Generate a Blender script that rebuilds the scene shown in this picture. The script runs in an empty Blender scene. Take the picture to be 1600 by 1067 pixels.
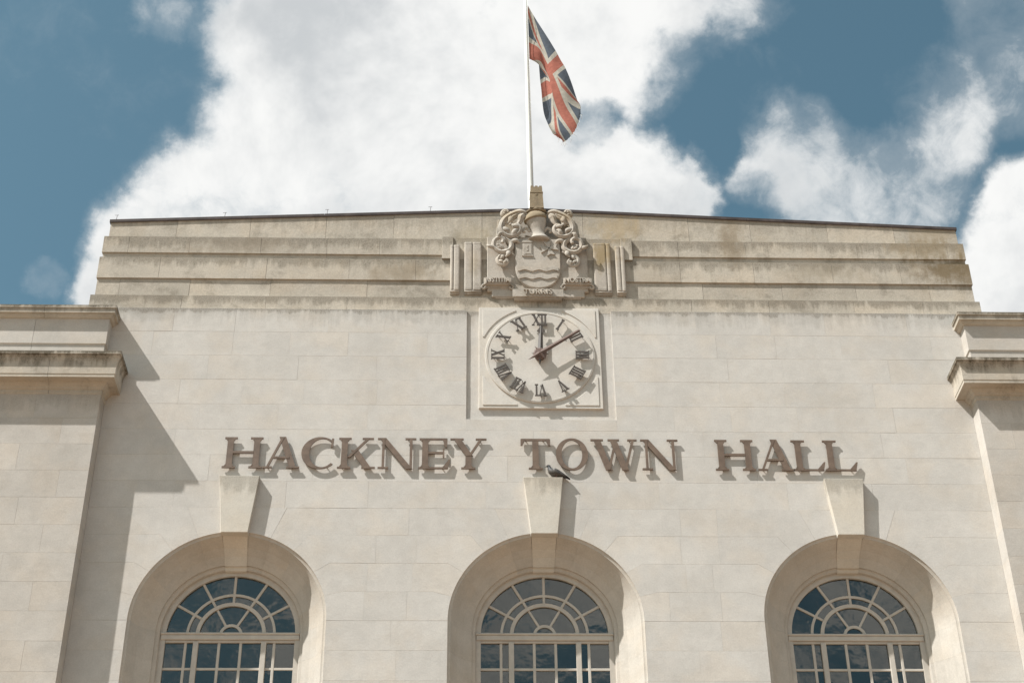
import bpy, bmesh, math, random
from mathutils import Vector, Matrix
random.seed(7)
EXPOSURE = 0.64
SKY_STR = 0.10
SKY_SAT, SKY_HUE, SKY_VAL = 0.85, 0.49, 1.0
CLOUD_WHITE = (6.3, 6.3, 6.2)
CLOUD_GREY = (3.95, 4.1, 4.2)
GLASS_REFL = 0.04
SKY_TINT = (0.53, 0.725, 0.68)
R = math.radians
SC = bpy.context.scene
COL = SC.collection

# ------------------------------------------------------------------ camera
cam_d = bpy.data.cameras.new('camera')
cam_d.sensor_width = 36.0
cam_d.lens = 57.323
cam_d.clip_start = 0.1
cam_d.clip_end = 20000
cam = bpy.data.objects.new('camera', cam_d)
COL.objects.link(cam)
pit, yaw, rol = R(34.454), R(1.978), R(-0.700)
fw = Vector((math.sin(yaw)*math.cos(pit), math.cos(yaw)*math.cos(pit), math.sin(pit)))
r0 = Vector((math.cos(yaw), -math.sin(yaw), 0)); u0 = r0.cross(fw)
rr = r0*math.cos(rol) + u0*math.sin(rol); uu = -r0*math.sin(rol) + u0*math.cos(rol)
M = Matrix.Identity(4)
for i in range(3):
    M[i][0] = rr[i]; M[i][1] = uu[i]; M[i][2] = -fw[i]
M[0][3], M[1][3], M[2][3] = -1.3511, -24.5254, 1.65
cam.matrix_world = M
SC.camera = cam

# ------------------------------------------------------------------ light and exposure
SUN = Vector((2.2, 1.0, -3.33)).normalized()          # direction the sunlight travels
sd = bpy.data.lights.new('sun', 'SUN')
sd.energy = 5.0; sd.angle = R(0.53); sd.color = (1.0, 0.975, 0.93)
sun = bpy.data.objects.new('sun', sd)
sun.rotation_euler = SUN.to_track_quat('-Z', 'Y').to_euler()
COL.objects.link(sun)
vs = SC.view_settings
vs.view_transform = 'Standard'; vs.look = 'None'; vs.gamma = 1.0; vs.exposure = EXPOSURE
vs.use_curve_mapping = False

# ------------------------------------------------------------------ node helper
class NT:
    def __init__(s, nt): s.nt = nt
    def n(s, t, **k):
        o = s.nt.nodes.new(t)
        for a, b in k.items(): setattr(o, a, b)
        return o
    def put(s, sock, v):
        if isinstance(v, bpy.types.NodeSocket): s.nt.links.new(v, sock)
        else: sock.default_value = v
    def m(s, op, a, b=None, c=None, clamp=False):
        o = s.n('ShaderNodeMath', operation=op, use_clamp=clamp)
        s.put(o.inputs[0], a)
        if b is not None: s.put(o.inputs[1], b)
        if c is not None: s.put(o.inputs[2], c)
        return o.outputs[0]
    def vm(s, op, a, b=None, scale=None):
        o = s.n('ShaderNodeVectorMath', operation=op)
        s.put(o.inputs[0], a)
        if b is not None: s.put(o.inputs[1], b)
        if scale is not None: s.put(o.inputs['Scale'], scale)
        return o.outputs['Value'] if op in ('DOT_PRODUCT', 'LENGTH', 'DISTANCE') else o.outputs[0]
    def noise(s, vec, scale, detail=4, rough=0.55, dist=0.0, col=False):
        o = s.n('ShaderNodeTexNoise')
        if vec is not None: s.put(o.inputs['Vector'], vec)
        o.inputs['Scale'].default_value = scale; o.inputs['Detail'].default_value = detail
        o.inputs['Roughness'].default_value = rough; o.inputs['Distortion'].default_value = dist
        return o.outputs['Color'] if col else o.outputs['Fac']
    def ramp(s, v, a, b, c=0.0, d=1.0, smooth=True):
        o = s.n('ShaderNodeMapRange', interpolation_type='SMOOTHSTEP' if smooth else 'LINEAR')
        s.put(o.inputs['Value'], v)
        for k, x in zip(('From Min', 'From Max', 'To Min', 'To Max'), (a, b, c, d)): s.put(o.inputs[k], x)
        return o.outputs[0]
    def mix(s, f, a, b, mode='MIX'):
        o = s.n('ShaderNodeMix', data_type='RGBA', blend_type=mode)
        s.put(o.inputs[0], f)
        for k, v in ((6, a), (7, b)):
            if not isinstance(v, bpy.types.NodeSocket) and len(v) == 3: v = (*v, 1)
            s.put(o.inputs[k], v)
        return o.outputs[2]
    def gray(s, v):
        o = s.n('ShaderNodeCombineXYZ')
        for i in range(3): s.put(o.inputs[i], v)
        return o.outputs[0]

# ------------------------------------------------------------------ sky: Nishita with a broken cloud layer
CLOUDS= [(-0.09228,0.70511,0.70307,0.06476,1.00),
 (-0.03499,0.71519,0.69806,0.08634,1.00),
 (0.03436,0.70660,0.70678,0.08634,1.00),
 (0.08801,0.69843,0.71025,0.06672,0.95),
 (-0.10801,0.75574,0.64590,0.06279,1.00),
 (-0.15343,0.76620,0.62402,0.04906,1.00),
 (-0.05034,0.76135,0.64639,0.09419,1.00),
 (-0.18874,0.77707,0.60045,0.04121,1.00),
 (-0.21244,0.78934,0.57602,0.02747,0.95),
 (0.01174,0.74659,0.66518,0.07457,1.00),
 (0.06264,0.76007,0.64681,0.04710,0.95),
 (0.10543,0.76204,0.63889,0.04513,0.95),
 (0.13423,0.75794,0.63836,0.02943,0.80),
 (-0.01129,0.77936,0.62648,0.07064,1.00),
 (0.13714,0.68870,0.71196,0.04317,0.70),
 (0.17418,0.67892,0.71326,0.02747,0.50),
 (0.16559,0.73011,0.66296,0.03728,0.56),
 (0.19235,0.73898,0.64569,0.04317,0.72),
 (0.22240,0.74513,0.62875,0.04513,0.60),
 (0.26679,0.69618,0.66645,0.03336,0.66),
 (0.27685,0.71304,0.64415,0.03925,0.72),
 (0.25517,0.74239,0.61947,0.04513,0.62),
 (0.20816,0.75983,0.61590,0.03532,0.50),
 (0.30519,0.67089,0.67584,0.04317,0.48),
 (0.31850,0.68555,0.65466,0.03532,0.50),
 (0.32848,0.73180,0.59714,0.03532,1.00),
 (0.33448,0.75307,0.56657,0.05102,1.00),
 (0.31275,0.76808,0.55879,0.02747,0.95),
 (0.16823,0.70635,0.68758,0.01413,0.50),
 (0.19444,0.70659,0.68039,0.02355,0.42),
 (0.22836,0.71774,0.65780,0.03532,0.36),
 (0.13540,0.73631,0.66296,0.02747,0.30),
 (-0.25158,0.77866,0.57480,0.01570,0.36),
 (-0.17376,0.68622,0.70634,0.01962,0.42)]
HOLES= [(0.01791,0.76924,0.63870,0.01020,0.30),
 (0.14048,0.72021,0.67939,0.04121,0.50),
 (0.15099,0.74470,0.65009,0.01334,0.35),
 (0.07774,0.74134,0.66662,0.01766,0.35),
 (0.22676,0.69216,0.68520,0.05495,0.40),
 (0.17440,0.76149,0.62427,0.02355,0.35)]
FRAME=(0.02846,0.82398,0.56591)
world = bpy.data.worlds.new('World')
SC.world = world
world.use_nodes = True
wn = world.node_tree; wn.nodes.clear()
W = NT(wn)
sky = W.n('ShaderNodeTexSky', sky_type='NISHITA', sun_disc=False)
sky.sun_elevation = math.asin(-SUN.z)
sky.sun_rotation = math.atan2(-SUN.x, -SUN.y)
sky.altitude = 50; sky.air_density = 1.0; sky.dust_density = 2.2; sky.ozone_density = 1.6
dirv = W.n('ShaderNodeTexCoord').outputs['Generated']
warp = W.noise(dirv, 13.0, 7, 0.62, col=True)
wv = W.vm('SCALE', W.vm('SUBTRACT', warp, (0.5, 0.5, 0.5)), scale=0.06)
d2 = W.vm('NORMALIZE', W.vm('ADD', dirv, wv))
def blob(b):
    dp = W.vm('DOT_PRODUCT', d2, b[:3])
    return W.ramp(dp, math.cos(b[3]*1.25), math.cos(b[3]*0.45), 0.0, b[4])
acc = None
for b in CLOUDS:
    v = blob(b); acc = v if acc is None else W.m('SMOOTH_MAX', acc, v, 0.12)
for b in HOLES:
    acc = W.m('SUBTRACT', acc, blob(b))
fbm = W.noise(dirv, 11.0, 9, 0.62, 0.25)
fine = W.noise(dirv, 46.0, 9, 0.66, 0.5)
gen = W.noise(W.vm('ADD', dirv, (3.7, 1.3, 5.1)), 6.0, 4, 0.5, 0.3)
genb = W.ramp(gen, 0.43, 0.60, 0.0, 0.95)
inframe = W.ramp(W.vm('DOT_PRODUCT', dirv, FRAME), math.cos(R(27)), math.cos(R(21)))
base = W.m('ADD', W.m('MULTIPLY', acc, inframe), W.m('MULTIPLY', genb, W.m('SUBTRACT', 1.0, inframe)))
nz = W.m('ADD', W.m('MULTIPLY', W.m('SUBTRACT', fbm, 0.5), 1.25), W.m('MULTIPLY', W.m('SUBTRACT', fine, 0.5), 0.62))
dens = W.m('ADD', base, nz)
alpha = W.m('MAXIMUM', W.ramp(dens, 0.28, 0.94), W.m('MULTIPLY', W.ramp(W.m('ADD', base, W.m('MULTIPLY', nz, 0.7)), 0.10, 0.70), 0.30))
lowz = W.n('ShaderNodeSeparateXYZ'); W.put(lowz.inputs[0], dirv)
shade = W.ramp(W.noise(dirv, 7.0, 6, 0.6, 0.2), 0.34, 0.60)
body = W.ramp(dens, 0.45, 1.15)
cwhite = W.mix(W.m('ADD', W.m('MULTIPLY', shade, body), W.m('SUBTRACT', 1.0, body)), CLOUD_GREY, CLOUD_WHITE)
hsv = W.n('ShaderNodeHueSaturation'); hsv.inputs['Saturation'].default_value = SKY_SAT
hsv.inputs['Hue'].default_value = SKY_HUE
hsv.inputs['Value'].default_value = SKY_VAL
W.put(hsv.inputs['Color'], sky.outputs[0])
blue = W.mix(1.0, hsv.outputs[0], SKY_TINT, 'MULTIPLY')
alpha = W.m('MULTIPLY', alpha, W.ramp(base, 0.35, 0.92, 0.66, 1.0))
mixc = W.mix(W.m('MULTIPLY', alpha, 0.97), blue, cwhite)
bg = W.n('ShaderNodeBackground'); W.put(bg.inputs['Color'], mixc); bg.inputs['Strength'].default_value = SKY_STR
wo = W.n('ShaderNodeOutputWorld'); wn.links.new(bg.outputs[0], wo.inputs[0])
world.cycles.sampling_method = 'MANUAL'
world.cycles.sample_map_resolution = 512

# ------------------------------------------------------------------ materials
def new_mat(name):
    m = bpy.data.materials.new(name); m.use_nodes = True
    nt = m.node_tree; nt.nodes.clear()
    t = NT(nt)
    out = t.n('ShaderNodeOutputMaterial')
    bs = t.n('ShaderNodeBsdfPrincipled')
    nt.links.new(bs.outputs[0], out.inputs[0])
    t.bs = bs; t.out = out
    return m, t

def stone_mat(name, base, dirt=0.15, stains=(), lichen=(), bump=0.5, rnd=0.10, streak=0.0, warm=(1.03, 0.975, 0.91), grain=0.08):
    m, t = new_mat(name)
    geo = t.n('ShaderNodeNewGeometry'); pos = geo.outputs['Position']
    sep = t.n('ShaderNodeSeparateXYZ'); t.put(sep.inputs[0], pos)
    X, Y, Z = sep.outputs
    oi = t.n('ShaderNodeObjectInfo').outputs['Random']
    # each stone has its own tone
    tone = t.ramp(oi, 0.0, 1.0, 1.0 - rnd, 1.0 + rnd*0.6, smooth=False)
    big = t.noise(pos, 0.9, 5, 0.6)
    mid = t.noise(pos, 4.5, 6, 0.65)
    fine = t.noise(pos, 38.0, 6, 0.7)
    k = t.m('MULTIPLY', tone, t.ramp(big, 0.25, 0.75, 0.93, 1.05))
    k = t.m('MULTIPLY', k, t.ramp(mid, 0.3, 0.7, 0.95, 1.03))
    k = t.m('MULTIPLY', k, t.ramp(fine, 0.28, 0.72, 1.0-grain, 1.0+grain*0.6))
    col = t.mix(t.ramp(t.noise(t.vm('ADD', pos, t.gray(t.m('MULTIPLY', oi, 37.0))), 1.3, 3), 0.42, 0.68, 0.0, 0.55), base,
                tuple(b*w for b, w in zip(base, warm)))
    col = t.mix(1.0, col, t.gray(k), 'MULTIPLY')
    # grime: blotches plus vertical runs
    run = t.noise(t.vm('MULTIPLY', pos, (9.0, 9.0, 0.7)), 1.0, 6, 0.65)
    blot = t.noise(pos, 2.1, 8, 0.7, 0.3)
    pep = t.ramp(t.noise(pos, 55.0, 4, 0.7), 0.50, 0.66)
    g = t.m('MULTIPLY', t.ramp(blot, 0.48, 0.72), dirt)
    g = t.m('ADD', g, t.m('MULTIPLY', t.ramp(run, 0.54, 0.74), streak))
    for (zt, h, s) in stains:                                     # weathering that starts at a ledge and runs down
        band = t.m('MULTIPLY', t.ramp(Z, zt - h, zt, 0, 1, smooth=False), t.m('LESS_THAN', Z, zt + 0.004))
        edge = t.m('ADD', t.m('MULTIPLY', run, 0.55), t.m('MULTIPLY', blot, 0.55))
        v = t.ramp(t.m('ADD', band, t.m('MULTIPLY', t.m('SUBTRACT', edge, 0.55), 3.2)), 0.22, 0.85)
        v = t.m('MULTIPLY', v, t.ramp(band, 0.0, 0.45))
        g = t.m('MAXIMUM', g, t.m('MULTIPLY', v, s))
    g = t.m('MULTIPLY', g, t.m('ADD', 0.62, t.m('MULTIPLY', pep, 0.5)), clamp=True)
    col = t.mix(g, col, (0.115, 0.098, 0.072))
    for (x, z, rx, rz, s, c) in lichen:                           # patches of lichen / iron staining
        ex = t.m('DIVIDE', t.m('SUBTRACT', X, x), rx); ez = t.m('DIVIDE', t.m('SUBTRACT', Z, z), rz)
        dd = t.m('SQRT', t.m('ADD', t.m('MULTIPLY', ex, ex), t.m('MULTIPLY', ez, ez)))
        v = t.ramp(t.m('ADD', dd, t.m('MULTIPLY', t.m('SUBTRACT', t.m('ADD', t.m('MULTIPLY', run, .5), t.m('MULTIPLY', mid, .5)), 0.5), 3.4)), 0.15, 1.25, s, 0.0)
        col = t.mix(v, col, c)
    t.put(t.bs.inputs['Base Color'], col)
    t.bs.inputs['Roughness'].default_value = 0.92
    t.bs.inputs['Specular IOR Level'].default_value = 0.15
    hgt = t.m('ADD', t.m('MULTIPLY', t.noise(pos, 16.0, 7, 0.7), 1.0), t.m('MULTIPLY', t.noise(pos, 120.0, 3, 0.6), 0.35))
    b = t.n('ShaderNodeBump'); b.inputs['Strength'].default_value = bump; b.inputs['Distance'].default_value = 0.006
    t.put(b.inputs['Height'], hgt); t.nt.links.new(b.outputs[0], t.bs.inputs['Normal'])
    return m

def simple_mat(name, col, rough=0.6, metal=0.0, var=0.12, scale=12.0, bump=0.0, spec=0.4):
    m, t = new_mat(name)
    pos = t.n('ShaderNodeNewGeometry').outputs['Position']
    n = t.noise(pos, scale, 6, 0.65)
    t.put(t.bs.inputs['Base Color'], t.mix(t.ramp(n, 0.3, 0.7), tuple(c*(1-var) for c in col), tuple(c*(1+var) for c in col)))
    t.put(t.bs.inputs['Roughness'], t.ramp(n, 0.2, 0.8, rough*0.85, min(1, rough*1.15)))
    t.bs.inputs['Metallic'].default_value = metal
    t.bs.inputs['Specular IOR Level'].default_value = spec
    if bump:
        b = t.n('ShaderNodeBump'); b.inputs['Strength'].default_value = bump; b.inputs['Distance'].default_value = 0.004
        t.put(b.inputs['Height'], t.noise(pos, scale*4, 5, 0.6)); t.nt.links.new(b.outputs[0], t.bs.inputs['Normal'])
    return m

PORT = (0.558, 0.534, 0.50)
OCHRE = (0.33, 0.235, 0.10)
DARK = (0.12, 0.095, 0.06)
M_WALL = stone_mat('portland_ashlar', PORT, dirt=0.10, stains=((19.185, 0.20, 0.80), (19.185, 0.55, 0.30)), streak=0.03, rnd=0.035,
                   lichen=((-7.2, 19.1, 0.5, 0.1, .2, DARK),))
M_WING = stone_mat('portland_wing_ashlar', (0.50, 0.468, 0.428), dirt=0.16, stains=((17.09, 0.55, 0.32),), streak=0.05, rnd=0.045)
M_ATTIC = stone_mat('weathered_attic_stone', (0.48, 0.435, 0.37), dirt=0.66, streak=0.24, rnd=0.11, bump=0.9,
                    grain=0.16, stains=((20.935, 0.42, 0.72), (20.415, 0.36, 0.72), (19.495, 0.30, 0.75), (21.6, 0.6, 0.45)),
                    lichen=((7.95, 20.25, 0.85, 0.40, .85, (0.17, 0.125, 0.07)), (7.5, 20.8, 1.0, 0.3, .55, (0.24, 0.18, 0.1)),
                            (7.75, 21.25, 0.7, 0.3, .4, (0.25, 0.19, 0.11)), (1.5, 21.3, 0.55, 0.5, .5, (0.36, 0.26, 0.13)),
                            (3.75, 20.9, 0.25, 0.8, .65, (0.23, 0.18, 0.12)), (-2.6, 20.1, 0.75, 0.3, .6, (0.25, 0.20, 0.14)), (-5.6, 20.75, 1.1, 0.25, .5, (0.24, 0.20, 0.15)), (5.4, 20.2, 0.9, 0.25, .45, (0.25, 0.21, 0.15)),
                            (-1.2, 21.1, 0.5, 0.35, .35, (0.30, 0.24, 0.14))))
M_CORN = stone_mat('weathered_cornice_stone', (0.49, 0.445, 0.38), dirt=0.55, streak=0.30, rnd=0.06, bump=0.8,
                   stains=((17.77, 0.17, 1.5), (17.77, 0.42, 0.9), (18.96, 0.10, 1.3), (18.96, 0.24, 0.7)))
M_REVEAL = stone_mat('portland_reveal', (0.50, 0.465, 0.415), dirt=0.16, streak=0.10, rnd=0.06, bump=0.35)
M_KEY = stone_mat('portland_keystone', (0.575, 0.54, 0.48), dirt=0.06, rnd=0.03, stains=((15.60, 0.50, 0.50), (15.60, 0.14, 0.55)))
M_CLOCKSTONE = stone_mat('smooth_dial_stone', (0.60, 0.57, 0.525), dirt=0.05, rnd=0.02, bump=0.15)
M_CARVE = stone_mat('carved_stone', (0.46, 0.42, 0.37), dirt=0.62, grain=0.15, streak=0.25, rnd=0.05, bump=0.5,
                    lichen=((-0.55, 21.35, 0.35, 0.22, .55, (0.27, 0.20, 0.11)), (0.55, 21.35, 0.35, 0.24, .6, (0.29, 0.21, 0.11)),
                            (1.26, 20.55, 0.30, 0.45, .8, (0.29, 0.215, 0.11)), (-1.2, 20.2, 0.12, 0.35, .35, (0.33, 0.26, 0.16)),
                            (0.95, 20.7, 0.12, 0.35, .6, DARK)))
M_OCHRE = stone_mat('lichen_covered_stone', (0.27, 0.215, 0.145), dirt=0.75, streak=0.35, rnd=0.05, bump=0.9)
M_MORTAR = simple_mat('lime_mortar', (0.53, 0.495, 0.45), 0.95, var=0.15, scale=5, spec=0.1)
M_LEAD = simple_mat('lead_flashing', (0.085, 0.07, 0.068), 0.6, var=0.3, scale=4, spec=0.3)
M_LETTER = simple_mat('brown_bronze_letters', (0.152, 0.108, 0.080), 0.55, var=0.16, scale=9, bump=0.1, spec=0.35)
M_NUM = simple_mat('dark_bronze_numerals', (0.085, 0.070, 0.060), 0.5, var=0.2, scale=20, spec=0.4)
M_HAND = simple_mat('bronze_hands', (0.14, 0.095, 0.080), 0.75, var=0.15, scale=14, spec=0.4)
M_FRAME = simple_mat('cream_paint', (0.50, 0.46, 0.405), 0.5, var=0.07, scale=6, spec=0.35)
M_POLE = simple_mat('white_gloss_paint', (0.70, 0.70, 0.67), 0.4, var=0.03, scale=3, spec=0.5)
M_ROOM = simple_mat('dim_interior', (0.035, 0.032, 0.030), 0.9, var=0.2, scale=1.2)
M_REFL_STRIP = simple_mat('pale_reflection', (0.45, 0.43, 0.39), 0.9, var=0.06, scale=3)  # pale colour standing in for the reflection under the transom
M_ROOF = simple_mat('roof_felt', (0.10, 0.10, 0.10), 0.9)

def glass_mat():
    m, t = new_mat('window_glass')
    t.nt.nodes.remove(t.bs)
    pos = t.n('ShaderNodeNewGeometry').outputs['Position']
    tr = t.n('ShaderNodeBsdfTransparent'); tr.inputs['Color'].default_value = (0.55, 0.60, 0.60, 1)
    gl = t.n('ShaderNodeBsdfGlossy'); gl.inputs['Roughness'].default_value = 0.02
    gl.inputs['Color'].default_value = (0.96, 0.93, 0.88, 1)
    b = t.n('ShaderNodeBump'); b.inputs['Strength'].default_value = 0.25; b.inputs['Distance'].default_value = 0.01
    t.put(b.inputs['Height'], t.noise(pos, 2.6, 3, 0.55)); t.nt.links.new(b.outputs[0], gl.inputs['Normal'])
    fr = t.n('ShaderNodeFresnel'); fr.inputs['IOR'].default_value = 1.6
    fac = t.m('ADD', t.m('MULTIPLY', fr.outputs[0], 1.0), GLASS_REFL, clamp=True)
    dif = t.n('ShaderNodeBsdfDiffuse'); dif.inputs['Color'].default_value = (0.25, 0.25, 0.24, 1)
    mx0 = t.n('ShaderNodeMixShader')
    t.put(mx0.inputs[0], t.ramp(t.noise(pos, 3.0, 6, 0.7), 0.35, 0.8, 0.0, 0.05))
    t.nt.links.new(tr.outputs[0], mx0.inputs[1]); t.nt.links.new(dif.outputs[0], mx0.inputs[2])
    mx = t.n('ShaderNodeMixShader'); t.put(mx.inputs[0], fac)
    t.nt.links.new(mx0.outputs[0], mx.inputs[1]); t.nt.links.new(gl.outputs[0], mx.inputs[2])
    t.nt.links.new(mx.outputs[0], t.out.inputs[0])
    return m
M_GLASS = glass_mat()

def ground_mat():
    m, t = new_mat('square_paving')
    pos = t.n('ShaderNodeNewGeometry').outputs['Position']
    br = t.n('ShaderNodeTexBrick'); t.put(br.inputs['Vector'], pos)
    br.inputs['Scale'].default_value = 1.0; br.inputs['Mortar Size'].default_value = 0.012
    br.inputs['Brick Width'].default_value = 0.9; br.inputs['Row Height'].default_value = 0.6
    br.inputs['Color1'].default_value = (0.225, 0.15, 0.095, 1); br.inputs['Color2'].default_value = (0.245, 0.165, 0.105, 1)
    br.inputs['Mortar'].default_value = (0.09, 0.085, 0.08, 1)
    t.put(t.bs.inputs['Base Color'], t.mix(t.ramp(t.noise(pos, 0.6, 6), 0.3, 0.7, 0.0, 0.35), br.outputs[0], (0.22, 0.155, 0.105)))
    t.bs.inputs['Roughness'].default_value = 0.85
    return m
M_GROUND = ground_mat()

def flag_mat():
    m, t = new_mat('union_flag_cloth')
    t.nt.nodes.remove(t.bs)
    uv = t.n('ShaderNodeUVMap'); sp = t.n('ShaderNodeSeparateXYZ'); t.put(sp.inputs[0], uv.outputs[0])
    x = t.m('MULTIPLY', t.m('SUBTRACT', sp.outputs[0], 0.5), 60.0)
    y = t.m('MULTIPLY', t.m('SUBTRACT', sp.outputs[1], 0.5), 30.0)
    ax, ay = t.m('ABSOLUTE', x), t.m('ABSOLUTE', y)
    lt = lambda a, b: t.m('LESS_THAN', a, b)
    OR = lambda a, b: t.m('MAXIMUM', a, b)
    AND = lambda a, b: t.m('MULTIPLY', a, b)
    c = 2/math.sqrt(5)
    s1 = t.m('MULTIPLY', t.m('SUBTRACT', y, t.m('MULTIPLY', x, 0.5)), c)      # rising diagonal
    s2 = t.m('MULTIPLY', t.m('ADD', y, t.m('MULTIPLY', x, 0.5)), c)           # falling diagonal
    wht = OR(lt(t.m('ABSOLUTE', s1), 3.0), lt(t.m('ABSOLUTE', s2), 3.0))
    sg = t.m('SIGN', x)
    def rd(s):
        q = t.m('MULTIPLY', s, sg)
        return AND(t.m('GREATER_THAN', q, 0.0), lt(q, 2.0))
    red = OR(rd(s1), rd(s2))
    cw = OR(lt(ax, 5.0), lt(ay, 5.0)); cr = OR(lt(ax, 3.0), lt(ay, 3.0))
    pos = t.n('ShaderNodeNewGeometry').outputs['Position']
    RED, WH, BL = (0.50, 0.195, 0.150), (0.60, 0.565, 0.49), (0.150, 0.172, 0.205)
    col = t.mix(wht, BL, WH); col = t.mix(red, col, RED); col = t.mix(cw, col, WH); col = t.mix(cr, col, RED)
    col = t.mix(1.0, col, t.gray(t.ramp(t.noise(pos, 14, 5), 0.3, 0.7, 0.88, 1.08)), 'MULTIPLY')
    d = t.n('ShaderNodeBsdfDiffuse'); t.put(d.inputs['Color'], col)
    tl = t.n('ShaderNodeBsdfTranslucent'); t.put(tl.inputs['Color'], col)
    mx = t.n('ShaderNodeMixShader'); mx.inputs[0].default_value = 0.42
    t.nt.links.new(d.outputs[0], mx.inputs[1]); t.nt.links.new(tl.outputs[0], mx.inputs[2])
    t.nt.links.new(mx.outputs[0], t.out.inputs[0])
    return m
M_FLAG = flag_mat()

def pigeon_mat():
    m, t = new_mat('pigeon_plumage')
    tc = t.n('ShaderNodeTexCoord').outputs['Object']
    sp = t.n('ShaderNodeSeparateXYZ'); t.put(sp.inputs[0], tc)
    n = t.noise(tc, 60, 5, 0.7)
    col = t.mix(t.ramp(n, 0.35, 0.65), (0.035, 0.031, 0.028), (0.095, 0.085, 0.075))
    bar = t.ramp(t.m('SINE', t.m('MULTIPLY', t.m('ADD', sp.outputs[0], t.m('MULTIPLY', sp.outputs[2], 0.6)), 85.0)), 0.3, 0.8)
    wing = t.m('MULTIPLY', t.ramp(sp.outputs[0], -0.01, 0.03), t.ramp(sp.outputs[2], 0.03, 0.07))
    col = t.mix(t.m('MULTIPLY', bar, t.m('MULTIPLY', wing, 0.7)), col, (0.02, 0.018, 0.018))
    col = t.mix(t.ramp(sp.outputs[0], 0.12, 0.17), col, (0.018, 0.017, 0.017))
    head = t.ramp(sp.outputs[2], 0.135, 0.155)
    col = t.mix(head, col, (0.03, 0.032, 0.035))
    t.put(t.bs.inputs['Base Color'], col); t.bs.inputs['Roughness'].default_value = 0.6
    return m
M_PIGEON = pigeon_mat()

# ------------------------------------------------------------------ mesh helpers
def link(name, me, parent=None):
    o = bpy.data.objects.new(name, me); COL.objects.link(o)
    if parent is not None: o.parent = parent
    return o
def empty(name, loc=(0, 0, 0), parent=None):
    o = bpy.data.objects.new(name, None); o.location = loc; o.empty_display_size = 0.2; COL.objects.link(o)
    if parent is not None: o.parent = parent
    return o
def tag(o, label, cat, group=None, kind=None):
    o['label'] = label; o['category'] = cat
    if group: o['group'] = group
    if kind: o['kind'] = kind
    return o

class MB:
    """collects polygons, builds ONE mesh object (vertices in world space)"""
    def __init__(s): s.v = []; s.f = []; s.sm = []
    def add(s, vs, fs, smooth=False):
        b = len(s.v); s.v += [tuple(v) for v in vs]
        for f in fs: s.f.append(tuple(i + b for i in f)); s.sm.append(smooth)
    def box(s, x0, x1, y0, y1, z0, z1):
        v = [(x, y, z) for x in (x0, x1) for y in (y0, y1) for z in (z0, z1)]
        s.add(v, [(0, 1, 3, 2), (4, 6, 7, 5), (0, 4, 5, 1), (2, 3, 7, 6), (0, 2, 6, 4), (1, 5, 7, 3)])
    def prism(s, poly, yf, yb, ch=0.0, cy=None):
        """poly in (x,z), counter-clockwise seen from -y; front at yf (towards viewer), back at yb; chamfered front arris"""
        a = sum(poly[i][0]*poly[(i+1) % len(poly)][1] - poly[(i+1) % len(poly)][0]*poly[i][1] for i in range(len(poly)))
        if a < 0: poly = poly[::-1]
        n = len(poly)
        if ch > 0:
            ins = inset(poly, ch)
            vs = [(x, yf, z) for x, z in ins] + [(x, yf + ch, z) for x, z in poly] + [(x, yb, z) for x, z in poly]
            fs = [tuple(range(n))]
            for i in range(n):
                j = (i+1) % n
                fs += [(i, i+n, j+n, j), (i+n, i+2*n, j+2*n, j+n)]
            fs.append(tuple(range(3*n-1, 2*n-1, -1)))
        else:
            vs = [(x, yf, z) for x, z in poly] + [(x, yb, z) for x, z in poly]
            fs = [tuple(range(n)), tuple(range(2*n-1, n-1, -1))]
            fs += [(i, i+n, (i+1) % n + n, (i+1) % n) for i in range(n)]
        s.add(vs, fs)
    def loft(s, rings, closed=True, caps=True, smooth=True):
        n = len(rings[0]); vs = [p for r in rings for p in r]; fs = []
        for k in range(len(rings)-1):
            for i in range(n if closed else n-1):
                j = (i+1) % n
                fs.append((k*n+i, k*n+j, (k+1)*n+j, (k+1)*n+i))
        s.add(vs, fs, smooth)
        if caps and closed:
            b = len(s.v) - len(vs)
            s.f.append(tuple(b + i for i in range(n-1, -1, -1))); s.sm.append(False)
            s.f.append(tuple(b + (len(rings)-1)*n + i for i in range(n))); s.sm.append(False)
    def tube(s, pts, rad, seg=8, flat=1.0, smooth=True, caps=True):
        """tapered tube along pts; rad is a number or a list; flat squashes it in y"""
        P = [Vector(p) for p in pts]; rings = []
        for i, p in enumerate(P):
            t = (P[min(i+1, len(P)-1)] - P[max(i-1, 0)]).normalized()
            a = Vector((0, 1, 0)) if abs(t.y) < 0.9 else Vector((1, 0, 0))
            b = t.cross(a).normalized(); a = b.cross(t).normalized()
            r = rad[i] if isinstance(rad, (list, tuple)) else rad
            rings.append([p + (b*math.cos(q) + a*math.sin(q)*flat)*r for q in (2*math.pi*k/seg for k in range(seg))])
        s.loft(rings, True, caps, smooth)
    def build(s, name, mat, parent=None, fix=True):
        me = bpy.data.meshes.new(name); me.from_pydata(s.v, [], s.f)
        me.polygons.foreach_set('use_smooth', s.sm)
        if fix:
            bm = bmesh.new(); bm.from_mesh(me); bmesh.ops.recalc_face_normals(bm, faces=bm.faces); bm.to_mesh(me); bm.free()
        me.materials.append(mat); me.update()
        return link(name, me, parent)

def inset(poly, d):
    n = len(poly); out = []
    for i in range(n):
        p0, p1, p2 = Vector(poly[i-1]), Vector(poly[i]), Vector(poly[(i+1) % n])
        e1 = (p1-p0).normalized(); e2 = (p2-p1).normalized()
        n1 = Vector((-e1.y, e1.x)); n2 = Vector((-e2.y, e2.x))
        b = n1 + n2
        if b.length < 1e-6: out.append(tuple(p1 + n1*d)); continue
        b.normalize(); c = max(b.dot(n1), 0.35)
        out.append(tuple(p1 + b*(d/c)))
    return out

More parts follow.
